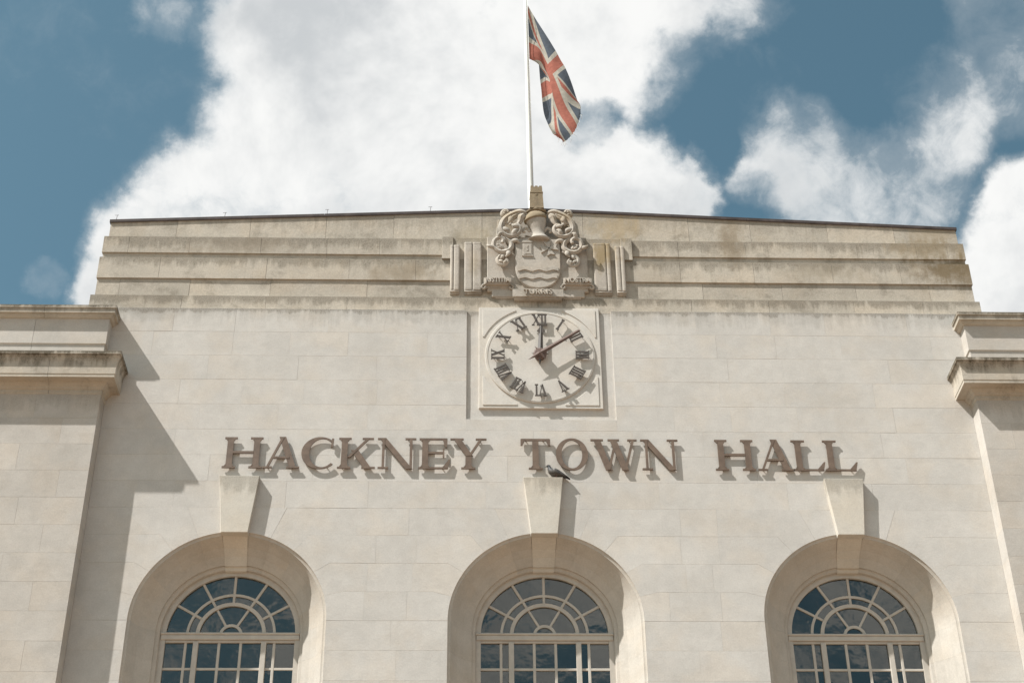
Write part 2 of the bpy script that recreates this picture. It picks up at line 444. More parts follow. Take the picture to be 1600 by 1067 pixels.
def stone(name, poly, yf, yb, mat, parent, gap=0.0009, ch=0.0011, wob=0.0007):
    a = sum(poly[i][0]*poly[(i+1) % len(poly)][1] - poly[(i+1) % len(poly)][0]*poly[i][1] for i in range(len(poly)))
    if a < 0: poly = poly[::-1]
    mb = MB(); dy = random.uniform(-wob, wob)
    mb.prism(inset(poly, gap), yf + dy, yb, ch)
    # a hair of tilt, stones are never quite in plane
    o = mb.build(name, mat, parent)
    tx, tz = random.uniform(-1, 1)*0.0011, random.uniform(-1, 1)*0.0011
    cx = sum(p[0] for p in poly)/len(poly); cz = sum(p[1] for p in poly)/len(poly)
    for v in o.data.vertices:
        if v.co.y < yf + ch + 0.006: v.co.y += (v.co.x-cx)*tx + (v.co.z-cz)*tz
    return o

# ------------------------------------------------------------------ ground
g = MB(); g.add([(-3000, -3000, 0), (3000, -3000, 0), (3000, 3000, 0), (-3000, 3000, 0)], [(0, 1, 2, 3)])
go = g.build('ground', M_GROUND, fix=False); go['kind'] = 'structure'

# ------------------------------------------------------------------ the town hall
hall = tag(empty('town_hall'), 'pale stone town hall front with stepped parapet and three arched windows', 'building')
ZC = 12.96                       # springing of the arches
RW = 1.612                       # opening radius on the wall face
WX = (-5.2, 0.0, 5.2)            # window centres
CH = 0.5186                      # course height
ZTOP = 19.18
HX = 7.712                       # half width between the wings
Z = [ZTOP - CH*k for k in range(17)]          # course joints, top down; Z[12] is the springing
NZ0, NX = 16.82, 1.33            # clock recess
wall = MB()
F = []                           # polygons of the ashlar stones on the main wall
def arcpts(cx, a0, a1, r=RW, n=8, s=1):
    return [(cx + s*r*math.cos(R(a0+(a1-a0)*i/n)), ZC + r*math.sin(R(a0+(a1-a0)*i/n))) for i in range(n+1)]
TH = [0.0, 15.6, 32.6, 51.3, 68.0, 82.0]
zr = [0, CH, 2*CH, 3*CH, 4*CH]
def split(x0, x1, lo=0.95, hi=2.1):
    xs = [x0]
    while x1 - xs[-1] > hi:
        w = random.uniform(lo, hi)
        if x1 - xs[-1] - w < lo*0.7: w = (x1-xs[-1])/2
        xs.append(xs[-1] + w)
    return xs + [x1]
def rects(x0, x1, z0, z1, **k):
    xs = split(x0, x1, **k)
    for a, b in zip(xs[:-1], xs[1:]): F.append([(a, z0), (b, z0), (b, z1), (a, z1)])
for k in range(16):
    z1, z0 = Z[k], Z[k+1]
    if k >= 12:                                   # jambs
        edges = [-HX] + [c + s*RW for c in WX for s in (-1, 1)] + [HX]
        for i in range(0, 8, 2): rects(edges[i], edges[i+1], z0, z1, lo=0.7, hi=1.25)
    elif k >= 8:                                  # arch zone, stones stepped into the courses
        j = 11 - k
        xv = {}
        for c in WX:
            for s in (-1, 1):
                lim = 2.512 if (c + s*5.2 in (-10.4, 10.4)) else random.uniform(2.02, 2.42)
                xv[(c, s)] = lim
                def E(q):
                    if q == 0: return (c + s*RW, ZC)
                    t = R(TH[q]); rho = zr[q]/math.sin(t); return (c + s*rho*math.cos(t), ZC + zr[q])
                if j < 3:
                    poly = arcpts(c, TH[j], TH[j+1], s=s) + [E(j+1), (c+s*lim, z1), (c+s*lim, z0)] + ([E(j)] if j else [])
                    if j == 0: poly = arcpts(c, TH[0], TH[1], s=s) + [E(1), (c+s*lim, z1), (c+s*lim, z0)]
                    F.append(poly)
                else:
                    t4 = R(TH[4]); e4 = (c + s*zr[4]/math.tan(t4), ZC + zr[4])
                    F.append(arcpts(c, TH[3], TH[4], s=s) + [e4, (c+s*lim, z1), (c+s*lim, z0), E(3)])
                    F.append(arcpts(c, TH[4], TH[5], s=s, n=4) + [(c + s*0.27, z1), e4])
        for a, b in ((-5.2, 0.0), (0.0, 5.2)):
            rects(a + xv[(a, 1)], b - xv[(b, -1)], z0, z1, lo=0.6, hi=1.3)
    elif k == 7:
        xs = [-HX, -6.3, -4.4, -3.0, -2.021, -0.986, 0.62, 1.998, 3.2, 4.218, 5.7, HX]
        for a, b in zip(xs[:-1], xs[1:]): F.append([(a, z0), (b, z0), (b, z1), (a, z1)])
    elif z1 <= NZ0: rects(-HX, HX, z0, z1)
    elif z0 < NZ0:
        rects(-HX, -NX, z0, z1); rects(NX, HX, z0, z1)
        rects(-NX, NX, z0, NZ0)
    else:
        hx_ = HX + (0.3 if z0 > 17.3 else 0)
        rects(-hx_, -NX, z0, z1); rects(NX, hx_, z0, z1)
for p in F: wall.prism(p, 0.003, 0.30)
wall.box(-HX-0.7, -HX-0.31, 0.02, 0.5, 0, ZTOP); wall.box(HX+0.31, HX+0.7, 0.02, 0.5, 0, ZTOP)
wo_ = wall.build('main_wall', M_MORTAR, hall)
for p in F: stone('stone', p, 0.0, 0.05, M_WALL, wo_)
# plain lower wall, below the picture
lw = MB()
ed = [-HX] + [c + s*RW for c in WX for s in (-1, 1)] + [HX]
for i in range(0, 8, 2): lw.box(ed[i], ed[i+1], 0.0, 0.5, 9.4, Z[16])
lw.box(-HX, HX, 0.0, 0.5, 0.0, 9.4)
lw.build('lower_wall', M_WALL, hall)
# recess behind the clock
nb = MB(); nb.box(-NX-0.02, NX+0.02, 0.035, 0.3, NZ0-0.05, 19.17)
nb.build('clock_recess', M_WALL, hall)

# attic bands, each of separate stones
def ztop_gable(x): return 21.705 - 0.0465*abs(x)
def band(name, z0, z1, yf, hx, joints, depth=0.35, gable=False, x_in=0.0):
    b = MB(); b.box(-hx+0.05, hx-0.05, yf+0.012, yf+depth+1.2, z0+0.01, (21.2 if gable else z1-0.01))
    bo = b.build(name, M_MORTAR, hall)
    for sgn in (-1, 1):
        xs = [x_in] + joints[sgn] + [hx]
        for i, (a, c) in enumerate(zip(xs[:-1], xs[1:])):
            a, c = sgn*a, sgn*c
            if gable: poly = [(a, z0), (c, z0), (c, ztop_gable(c)), (a, ztop_gable(a))]
            else: poly = [(a, z0), (c, z0), (c, z1), (a, z1)]
            stone('stone', poly, yf, yf + (1.2 if i == len(xs)-2 else depth), M_ATTIC, bo, gap=0.0026, wob=0.002)
    return bo
band('parapet_band', 20.85, 0, 0.20, 8.175, {-1: [1.05, 2.75, 4.05, 5.5, 6.9], 1: [0.9, 2.95, 4.15, 5.65, 6.95]}, gable=True)
band('parapet_band', 20.545, 20.93, 0.115, 8.235, {-1: [3.0, 4.0, 5.25, 6.6, 7.75], 1: [2.7, 4.0, 6.15, 7.3, 7.9]}, x_in=1.8)
band('parapet_band', 20.40, 20.55, 0.145, 8.215, {-1: [4.0, 6.5], 1: [3.7, 6.0]}, x_in=1.8)
band('parapet_band', 19.92, 20.41, 0.08, 8.248, {-1: [2.3, 3.55, 5.1, 7.1], 1: [2.7, 4.1, 5.6, 6.9]}, x_in=1.62)
band('parapet_band', 19.45, 19.925, 0.11, 8.232, {-1: [3.2, 5.0, 6.5, 7.8], 1: [3.1, 4.6, 6.0, 7.4]}, x_in=0.7)
band('parapet_band', 19.15, 19.495, 0.035, 8.29, {-1: [3.55, 5.05, 6.6], 1: [2.85, 4.3, 5.9, 7.2]}, x_in=0.0)
cb = MB()
for s in (-1, 1):
    xs = sorted((s*1.6, s*1.81)); cb.prism([(xs[0], 20.41), (xs[1], 20.41), (xs[1], 20.935), (xs[0], 20.935)], 0.045, 0.4, 0.004)
    xs = sorted((s*0.6, s*1.63)); cb.prism([(xs[0], 19.5), (xs[1], 19.5), (xs[1], 20.93), (xs[0], 20.93)], 0.075, 0.4, 0.003)
cb.box(-0.65, 0.65, 0.09, 0.5, 19.5, 21.0)
cb.build('centre_block', M_ATTIC, hall)
# lead coping and solid core behind
for s in (-1, 1):
    cp = MB()
    x0, x1 = 0.0, s*8.20
    z0, z1 = ztop_gable(0)+0.004, ztop_gable(8.20)+0.004
    for (a, b) in ((0.0, 0.5), (0.5, 1.0)):
        xa, xb = x0+(x1-x0)*a, x0+(x1-x0)*b - s*0.006; za, zb = z0+(z1-z0)*a, z0+(z1-z0)*b
        v = [(xa, 0.172, za-0.012), (xb, 0.172, zb-0.012), (xb, 0.165, zb+0.044), (xa, 0.165, za+0.044),
             (xa, 0.9, za-0.012), (xb, 0.9, zb-0.012), (xb, 0.9, zb+0.06), (xa, 0.9, za+0.06)]
        cp.add(v, [(0, 1, 2, 3), (4, 7, 6, 5), (0, 4, 5, 1), (3, 2, 6, 7), (0, 3, 7, 4), (1, 5, 6, 2)])
    cp.build('coping', M_LEAD, hall)
core = MB(); core.box(-8.1, 8.1, 0.6, 8.0, 15.0, 21.25); core.box(-8.1, 8.1, 4.3, 8.0, 0, 15.0)
core.build('rear_block', M_ROOF, hall)
for x, z in ((-8.1, 21.38), (-6.03, 21.47), (-4.06, 21.57), (-2.06, 21.66)):
    rd = MB(); rd.tube([(x, 0.25, z), (x+0.012, 0.25, z+0.16)], 0.005, 5); rd.tube([(x-0.035, 0.25, z+0.162), (x+0.04, 0.25, z+0.165)], 0.004, 5)
    rd.build('lightning_rod', M_LEAD, hall)

# wings either side
PY = 0.34
LOW = [(0.0, 17.07), (0.012, 17.085), (0.012, 17.155), (0.03, 17.165), (0.045, 17.20), (0.085, 17.235), (0.10, 17.27), (0.215, 17.282), (0.22, 17.272),
       (0.25, 17.272), (0.25, 17.325), (0.258, 17.335), (0.262, 17.53), (0.268, 17.59), (0.285, 17.65), (0.308, 17.685), (0.308, 17.70), (0.333, 17.705), (0.333, 17.762), (-0.3, 17.80), (-0.3, 17.07)]
ATT = [(-0.096, 17.78), (-0.096, 18.185), (-0.075, 18.198), (-0.075, 18.735), (-0.3, 18.74), (-0.3, 17.78)]
UPP = [(-0.078, 18.728), (-0.05, 18.735), (-0.025, 18.76), (-0.01, 18.80), (0.03, 18.803), (0.032, 18.885), (0.052, 18.895), (0.052, 18.952), (-0.3, 18.965), (-0.3, 18.728)]
def mould(prof, s, breaks, name, mat, parent):
    """moulding sweeping along the wing front and mitred back to the main wall"""
    xs = list(breaks)
    for i in range(len(xs)):
        mb = MB()
        if i == 0:
            rings = [[(s*(HX - d), 0.012, z) for d, z in prof], [(s*(HX - d), -(PY+d), z) for d, z in prof],
                     [(s*(xs[0]-0.0025), -(PY+d), z) for d, z in prof]]
        else:
            rings = [[(s*(xs[i-1]+0.0025), -(PY+d), z) for d, z in prof], [(s*(xs[i]-0.0025), -(PY+d), z) for d, z in prof]]
        mb.loft(rings, True, True, smooth=False)
        mb.build(name, mat, parent)
for s in (-1, 1):
    wb = MB(); a, b = sorted((s*(HX+0.02), s*14.0))
    wb.box(a, b, -PY+0.0045, 8.0, 0.0, 17.3)
    a, b = sorted((s*(HX+0.4), s*14.0)); wb.box(a, b, 0.05, 8.0, 17.3, 18.9)
    wing = wb.build('wing_wall', M_MORTAR, hall)
    zz = [17.085] + [z for z in Z if z < 17.08]
    for k in range(len(zz)-1):
        z1, z0 = zz[k], zz[k+1]
        xs = [HX, HX + (0.55 if k % 2 else 1.15) + random.uniform(-0.1, 0.1)]
        while xs[-1] < 11.2: xs.append(xs[-1] + random.uniform(1.0, 1.7))
        xs.append(14.0)
        for i, (a, b) in enumerate(zip(xs[:-1], xs[1:])):
            stone('stone', [(s*a, z0), (s*b, z0), (s*b, z1), (s*a, z1)], -PY, (0.008 if i == 0 else -PY+0.06), M_WING, wing)
    lwb = MB(); a, b = sorted((s*HX, s*14.0)); lwb.box(a, b, -PY, 0.3, 0, Z[16])
    lwb.build('lower_wall', M_WING, hall)
    br = [8.62, 10.4, 14.0] if s < 0 else [9.6, 11.4, 14.0]
    mould(LOW, s, br, 'cornice_stone', M_CORN, hall)
    mould(ATT, s, [9.1, 11.0, 14.0], 'blocking_stone', M_WING, hall)
    mould(UPP, s, [8.95 if s < 0 else 9.8, 11.6, 14.0], 'coping_stone', M_CORN, hall)
    top = MB(); a, b = sorted((s*(HX+0.2), s*14.0)); top.box(a, b, -PY+0.2, 8.0, 18.75, 18.962)
    top.build('wing_roof', M_ROOF, hall)

# ------------------------------------------------------------------ arched windows: reveal stones, keystone, joinery, panes
PROF = [(RW, 0.0), (1.607, 0.012), (1.596, 0.024), (1.580, 0.032), (1.562, 0.036), (1.558, 0.052), (1.553, 0.06), (1.515, 0.14), (1.45, 0.245),
        (1.35, 0.345), (1.215, 0.43), (1.215, 0.468), (1.165, 0.485), (1.152, 0.50), (1.152, 0.66)]
def reveal_stone(c, path, parent):
    """path: list of (nx, nz, ox, oz): the profile is laid at c+ox+nx*r, oz+nz*r"""
    mb = MB(); n = len(PROF)
    rings = [[(c + ox + nx*r, y, oz + nz*r) for r, y in PROF] + [(c + ox + nx*(RW+0.05), 0.66, oz + nz*(RW+0.05)), (c + ox + nx*(RW+0.05), 0.015, oz + nz*(RW+0.05))] for nx, nz, ox, oz in path]
    mb.loft(rings, True, True, smooth=False)
    o = mb.build('reveal_stone', M_REVEAL, parent)
    return o
ZB = 9.4
def sector(mb, cx, r0, r1, a0, a1, y0, y1, n=16, cz=ZC):
    inn = [(cx + r0*math.cos(R(a0+(a1-a0)*i/n)), cz + r0*math.sin(R(a0+(a1-a0)*i/n))) for i in range(n+1)]
    out = [(cx + r1*math.cos(R(a0+(a1-a0)*i/n)), cz + r1*math.sin(R(a0+(a1-a0)*i/n))) for i in range(n+1)]
    for i in range(n):
        q = [inn[i], out[i], out[i+1], inn[i+1]]
        b = [(x, y0, z) for x, z in q] + [(x, y1, z) for x, z in q]
        mb.add(b, [(0, 1, 2, 3), (7, 6, 5, 4), (1, 5, 6, 2), (0, 3, 7, 4)])
    for i, fl in ((0, 1), (n, 0)):
        q = [inn[i], out[i]]
        mb.add([(q[0][0], y0, q[0][1]), (q[1][0], y0, q[1][1]), (q[1][0], y1, q[1][1]), (q[0][0], y1, q[0][1])], [(0, 1, 2, 3)])
def pane(poly, parent):
    mb = MB(); mb.prism(poly, 0.600, 0.606)
    o = mb.build('pane', M_GLASS, parent)
    cx = sum(p[0] for p in poly)/len(poly); cz = sum(p[1] for p in poly)/len(poly)
    tx, tz = random.gauss(0, 0.011), random.gauss(0, 0.011)
    for v in o.data.vertices: v.co.y += (v.co.x-cx)*tx + (v.co.z-cz)*tz
def bar(mb, p, q, w, y0, y1):
    p, q = Vector(p), Vector(q); t = (q-p).normalized(); nrm = Vector((-t.y, t.x))*(w/2)
    mb.prism([tuple(p-nrm), tuple(q-nrm), tuple(q+nrm), tuple(p+nrm)], y0, y1, 0.006)
for wi, c in enumerate(WX):
    win = empty('window', (0, 0, 0), hall)
    # stone reveal
    for s in (-1, 1):
        for a0, a1 in zip(TH[:-1], TH[1:]):
            n = 7; g_ = 0.02
            reveal_stone(c, [(s*math.cos(R(t)), math.sin(R(t)), 0, ZC) for t in (a0+g_+(a1-a0-2*g_)*i/n for i in range(n+1))], hall)
        zj = [ZC] + Z[13:17] + [ZB]
        for z1, z0 in zip(zj[:-1], zj[1:]):
            reveal_stone(c, [(s, 0, 0, z0+0.0007), (s, 0, 0, z1-0.0007)], hall)
    bk = MB()   # dark joints behind the reveal stones
    for i in range(24):
        t0, t1 = R(180*i/24), R(180*(i+1)/24); r1 = RW + 0.06; r2 = RW+0.3
        q = [(c+r1*math.cos(t0), ZC+r1*math.sin(t0)), (c+r2*math.cos(t0), ZC+r2*math.sin(t0)), (c+r2*math.cos(t1), ZC+r2*math.sin(t1)), (c+r1*math.cos(t1), ZC+r1*math.sin(t1))]
        bk.prism(q, 0.32, 0.7)
    for s in (-1, 1): 
        a, b = sorted((c+s*(RW+0.06), c+s*(RW+0.3))); bk.box(a, b, 0.32, 0.7, ZB, ZC)
    bk.build('wall_backing', M_MORTAR, hall)
    # keystone: proud tapering face and a soffit that follows the reveal
    ks = MB()
    tw = 0.02*(wi-1)*0
    ks.prism([(c-0.226, 14.505), (c+0.226, 14.505), (c+0.342, 15.592), (c-0.342, 15.592)], -0.11, 0.03, 0.007)
    rings = []
    for r, y in [(1.56, -0.098), (1.56, 0.03)] + [(min(r-0.03, 1.56), y) for r, y in PROF[7:]]:
        hw = 0.222 - 0.052*(y+0.1)/0.75
        rings.append([(c-hw, y, ZC+r), (c+hw, y, ZC+r), (c+hw*1.06, y, ZC+RW+0.1), (c-hw*1.06, y, ZC+RW+0.1)])
    rings[0] = [(x, y, min(z, 14.60)) for x, y, z in rings[0]]
    ks.loft(rings, True, True, smooth=False)
    ks.build('keystone', M_KEY, hall)
    sl = MB(); sl.box(c-1.75, c+1.75, -0.1, 0.7, ZB-0.2, ZB+0.005); sl.build('sill', M_REVEAL, hall)
    # joinery
    fr = MB(); sector(fr, c, 1.063, 1.155, 0, 180, 0.555, 0.65, 40)
    for s in (-1, 1):
        a, b = sorted((c+s*1.063, c+s*1.155)); fr.box(a, b, 0.555, 0.65, ZB, ZC)
    fr.build('frame', M_FRAME, win)
    tr = MB(); tr.prism([(c-1.14, 12.86), (c+1.14, 12.86), (c+1.14, 12.945), (c-1.14, 12.945)], 0.535, 0.645, 0.008)
    tr.prism([(c-1.15, 12.945), (c+1.15, 12.945), (c+1.15, 12.985), (c-1.15, 12.985)], 0.518, 0.64, 0.012)
    tr.prism([(c-1.062, 12.82), (c+1.062, 12.82), (c+1.062, 12.859), (c-1.062, 12.859)], 0.566, 0.64, 0.004)
    tr.build('transom', M_FRAME, win)
    zf = 12.975
    for r0_, r1_, yy in ((0.698, 0.741, 0.578), (0.518, 0.579, 0.562), (0.146, 0.194, 0.577)):
        m_ = MB(); sector(m_, c, r0_, r1_, 0.6, 179.4, yy, 0.632, 28); m_.build('glazing_bar', M_FRAME, win)
    for ang in (30, 60, 90, 120, 150):
        m_ = MB(); ca, sa = math.cos(R(ang)), math.sin(R(ang))
        bar(m_, (c+0.578*ca, ZC+0.578*sa), (c+1.07*ca, ZC+1.07*sa), 0.044, 0.5805, 0.629); m_.build('glazing_bar', M_FRAME, win)
    for ang in (60, 120):
        m_ = MB(); ca, sa = math.cos(R(ang)), math.sin(R(ang))
        bar(m_, (c+0.19*ca, ZC+0.19*sa), (c+0.52*ca, ZC+0.52*sa), 0.040, 0.5805, 0.629); m_.build('glazing_bar', M_FRAME, win)
    for s in (-1, 1):
        m_ = MB(); bar(m_, (c+s*0.558, ZB), (c+s*0.558, 12.83), 0.088, 0.548, 0.64); m_.build('mullion', M_FRAME, win)
        for xx in (0.728, 0.178):
            m_ = MB(); bar(m_, (c+s*xx, ZB), (c+s*xx, 12.825), 0.046, 0.580, 0.630); m_.build('glazing_bar', M_FRAME, win)
    zrow = [12.84, 12.364, 11.89, 11.41, 10.93, 10.45, 9.97, 9.42]
    for z in zrow[1:-1]:
        m_ = MB(); m_.prism([(c-1.064, z-0.021), (c+1.064, z-0.021), (c+1.064, z+0.021), (c-1.064, z+0.021)], 0.583, 0.627, 0.005); m_.build('glazing_bar', M_FRAME, win)
    # panes
    def ring(r0_, r1_, a0, a1, n=6):
        a = [(c + r1_*math.cos(R(a0+(a1-a0)*i/n)), ZC + r1_*math.sin(R(a0+(a1-a0)*i/n))) for i in range(n+1)]
        b = [(c + r0_*math.cos(R(a1+(a0-a1)*i/n)), ZC + r0_*math.sin(R(a1+(a0-a1)*i/n))) for i in range(n+1)] if r0_ > 0 else []
        return a + b
    for i in range(6):
        pane(ring(0.72, 1.08, 30*i+0.2, 30*i+29.8), win); pane(ring(0.55, 0.72, 30*i+0.2, 30*i+29.8), win)
    for i in range(3): pane(ring(0.17, 0.55, 60*i+0.3, 60*i+59.7, 8), win)
    pane(ring(0.0, 0.17, 0, 180, 10), win)
    cols = [-1.08, -0.728, -0.558, -0.178, 0.178, 0.558, 0.728, 1.08]
    for z1, z0 in zip(zrow[:-1], zrow[1:]):
        for a, b in zip(cols[:-1], cols[1:]):
            pane([(c+a+0.002, z0+0.002), (c+b-0.002, z0+0.002), (c+b-0.002, z1-0.002), (c+a+0.002, z1-0.002)], win)
    # the dim room behind
    rm = MB(); x0, x1, y0, y1, z0, z1 = c-2.1, c+2.1, 0.70, 4.2, 9.2, 14.9
    v = [(x, y, z) for x in (x0, x1) for y in (y0, y1) for z in (z0, z1)]
    rm.add(v, [(0, 1, 3, 2), (4, 6, 7, 5), (2, 3, 7, 6), (0, 2, 6, 4), (1, 5, 7, 3)])
    rm.build('room_interior', M_ROOM, hall, fix=False)
    bl = MB(); bl.box(c-1.12, c+1.12, 0.74, 0.77, 12.80, 12.92); bl.build('reflection_strip', M_REFL_STRIP, win)  # added strip, imitates the light band reflected across the pane tops

# ------------------------------------------------------------------ clock
CK = Vector((0, 0, 18.145))
clock = tag(empty('clock', (0, 0, 17.05)), 'round wall clock with dark roman numerals on square stone panel', 'clock')
clock_inv = Vector((0, 0, -17.05))
def part(mb, name, mat, parent, root):
    """build in world space, then parent keeping place"""
    o = mb.build(name, mat, None)
    o.data.transform(Matrix.Translation(-root.location)); o.parent = parent
    return o
m_ = MB(); m_.prism([(-1.108, 17.046), (1.108, 17.046), (1.108, 19.236), (-1.108, 19.236)], -0.010, 0.04, 0.006)
panel = part(m_, 'panel', M_CLOCKSTONE, clock, clock)
cz = CK.z
for sx in (-1, 1):
    for sz in (-1, 1):
        hx, r_ = 1.038, 1.098
        a0 = math.degrees(math.acos(hx/r_)) + 2.0
        ext = 23.0
        pl = [(sx*hx, cz+sz*hx)] + [(sx*r_*math.cos(R(t)), cz+sz*r_*math.sin(R(t))) for t in [ext + (90-2*ext)*i/12 for i in range(13)]]
        pl.insert(1, (sx*hx, cz+sz*r_*math.sin(R(ext)))); pl.append((sx*r_*math.cos(R(90-ext)), cz+sz*hx))
        m_ = MB(); m_.prism(pl, -0.021, -0.002, 0.003); part(m_, 'spandrel', M_CLOCKSTONE, clock, clock)
m_ = MB()
m_.prism([(0.998*math.cos(2*math.pi*i/96), cz+0.998*math.sin(2*math.pi*i/96)) for i in range(96)], -0.034, -0.005, 0.006)
dial = part(m_, 'dial', M_CLOCKSTONE, clock, clock)
m_ = MB(); sector(m_, 0, 0.952, 0.972, 0, 360, -0.039, -0.0335, 96, cz=cz); part(m_, 'dial_ring', M_CLOCKSTONE, clock, clock)

def glyph_pieces(text):
    """convex pieces (polygons in unit cap height, layer) for roman numerals; returns pieces and width"""
    P = []; x = 0.0; T, t = 0.15, 0.06
    for ch in text:
        if ch == 'I':
            P.append(([(x+0.06, 0.05), (x+0.06+T, 0.05), (x+0.06+T, 0.95), (x+0.06, 0.95)], 0))
            P.append(([(x, 0), (x+0.27, 0), (x+0.27, 0.07), (x, 0.07)], 1)); P.append(([(x, 0.93), (x+0.27, 0.93), (x+0.27, 1), (x, 1)], 1))
            x += 0.27
        elif ch == 'V':
            P.append(([(x+0.06, 0.95), (x+0.24, 0.95), (x+0.42, 0.0), (x+0.33, 0.0)], 0))
            P.append(([(x+0.54, 0.95), (x+0.62, 0.95), (x+0.42, 0.02), (x+0.36, 0.02)], 2))
            P.append(([(x, 0.93), (x+0.30, 0.93), (x+0.30, 1), (x, 1)], 1)); P.append(([(x+0.46, 0.93), (x+0.70, 0.93), (x+0.70, 1), (x+0.46, 1)], 1))
            x += 0.70
        else:
            P.append(([(x+0.06, 0.97), (x+0.24, 0.97), (x+0.66, 0.03), (x+0.48, 0.03)], 0))
            P.append(([(x+0.55, 0.95), (x+0.62, 0.95), (x+0.15, 0.05), (x+0.08, 0.05)], 2))
            for a, b, q in ((0, 0.28, 0.93), (0.47, 0.70, 0.93), (0, 0.23, 0), (0.42, 0.70, 0)):
                P.append(([(x+a, q), (x+b, q), (x+b, q+0.07), (x+a, q+0.07)], 1))
            x += 0.70
    return P, x
for k, tx in enumerate(['XII', 'I', 'II', 'III', 'IIII', 'V', 'VI', 'VII', 'VIII', 'IX', 'X', 'XI']):
    P, wd = glyph_pieces(tx); h = 0.245; ph = -R(30*k); rad = 0.765
    sx_ = h*(0.80 if len(tx) > 3 else 0.92)
    def tr_(p):
        x, y = (p[0]-wd/2)*sx_, (p[1]-0.5)*h + rad
        return (x*math.cos(ph) - y*math.sin(ph), cz + x*math.sin(ph) + y*math.cos(ph))
    m_ = MB()
    for pl, lay in P: m_.prism([tr_(p) for p in pl], -0.098-0.002*lay, -0.078)
    nm = part(m_, 'numeral', M_NUM, clock, clock)
    for q in (0.04, 0.96):
        st = MB(); a = tr_((wd/2, q)); st.tube([(a[0], -0.03, a[1]), (a[0], -0.08, a[1])], 0.007, 6); part(st, 'stud', M_NUM, nm, clock)
def hand(length, tail, ang, w0, w1, y, name, star):
    m_ = MB(); c_, s_ = math.cos(-R(ang)), math.sin(-R(ang))
    def T_(x, y_): return (x*c_ - y_*s_, cz + x*s_ + y_*c_)
    def ridge(out):
        # blade with a raised spine
        n = len(out)//2
        vs = []; 
        for (a, b, yy) in out: p = T_(a, yy); vs.append((p[0], b, p[1]))
        return vs
    L = [(-w0/2, tail*-0.0), (-w1/2, length), (w1/2, length), (w0/2, 0)]
    pts = [(-w0/2, y, 0.05), (-w1/2, y, length), (0, y-0.012, length), (0, y-0.02, 0.05), (w0/2, y, 0.05), (w1/2, y, length), (0, y+0.004, length), (0, y+0.004, 0.05)]
    m_.add(ridge(pts), [(0, 3, 2, 1), (3, 4, 5, 2), (0, 1, 6, 7), (4, 7, 6, 5), (1, 2, 6), (2, 5, 6), (0, 7, 3), (3, 7, 4)])
    if star:
        for a in range(4):
            q = R(90*a); L_ = tail if a == 2 else tail*0.62
            d = (math.sin(q), math.cos(q)); n_ = (d[1], -d[0])
            ps = [(d[0]*L_, y-0.006, d[1]*L_), (n_[0]*0.05, y-0.008, n_[1]*0.05), (-n_[0]*0.05, y-0.008, -n_[1]*0.05), (0, y-0.032, 0), (0, y, 0)]
            m_.add(ridge(ps), [(0, 3, 1), (0, 2, 3), (0, 1, 4), (0, 4, 2)])
    return m_
hm = hand(0.615, 0.26, 2.5, 0.10, 0.065, -0.108, 'hour_hand', True)
hp = [(0.0 + x, z) for x, z in ((-0.075, 0.50), (0.0, 0.62), (0.075, 0.50), (0.0, 0.44))]
c_, s_ = math.cos(-R(2.5)), math.sin(-R(2.5))
hm.prism([(x*c_ - z*s_, cz + x*s_ + z*c_) for x, z in hp], -0.116, -0.106)
part(hm, 'hour_hand', M_NUM, clock, clock)
mh = hand(0.885, 0.28, 55.2, 0.095, 0.060, -0.142, 'minute_hand', True); part(mh, 'minute_hand', M_HAND, clock, clock)
m_ = MB(); ring_ = lambda r, y: [(r*math.cos(2*math.pi*i/28), y, cz + r*math.sin(2*math.pi*i/28)) for i in range(28)]
m_.loft([ring_(0.10, -0.03), ring_(0.12, -0.095), ring_(0.125, -0.12), ring_(0.10, -0.135), ring_(0.05, -0.14)], True, True, False)
part(m_, 'hub', M_HAND, clock, clock)

# ------------------------------------------------------------------ the lettering on the wall
sign = tag(empty('lettering', (0, 0, 15.78)), 'brown bronze serif letters reading HACKNEY TOWN HALL on the wall', 'sign')
def rect(a, b, c, d): return [(a, c), (b, c), (b, d), (a, d)]
SF = 0.052
def serif(xa, xb, top, xl=None, xr=None):
    """slab serif with brackets towards a stem that spans xl..xr"""
    y0, y1 = (1-SF, 1) if top else (0, SF)
    out = [(rect(xa, xb, y0, y1), 1)]
    if xl is not None:
        yb = 1-SF-0.07 if top else SF+0.07; yi = 1-SF if top else SF
        out += [([(xl-0.05, yi), (xl, yi), (xl, yb)], 2), ([(xr, yi), (xr+0.05, yi), (xr, yb)], 2)]
    return out
def stem(x, w=0.175): return [(rect(x, x+w, SF*0.6, 1-SF*0.6), 0)]
def diag(x0, x1, w, y0=0.0, y1=1.0): return ([(x0, y0), (x0+w, y0), (x1+w, y1), (x1, y1)])
def ell(cx, cy, ax, ay, bx, by, a0, a1, n=44, lay=0, dx=0.0):
    out = []
    for i in range(n):
        t0, t1 = R(a0+(a1-a0)*i/n), R(a0+(a1-a0)*(i+1)/n)
        out.append(([(cx+ax*math.cos(t0), cy+ay*math.sin(t0)), (cx+ax*math.cos(t1), cy+ay*math.sin(t1)),
                     (cx+dx+bx*math.cos(t1), cy+by*math.sin(t1)), (cx+dx+bx*math.cos(t0), cy+by*math.sin(t0))], lay))
    return out
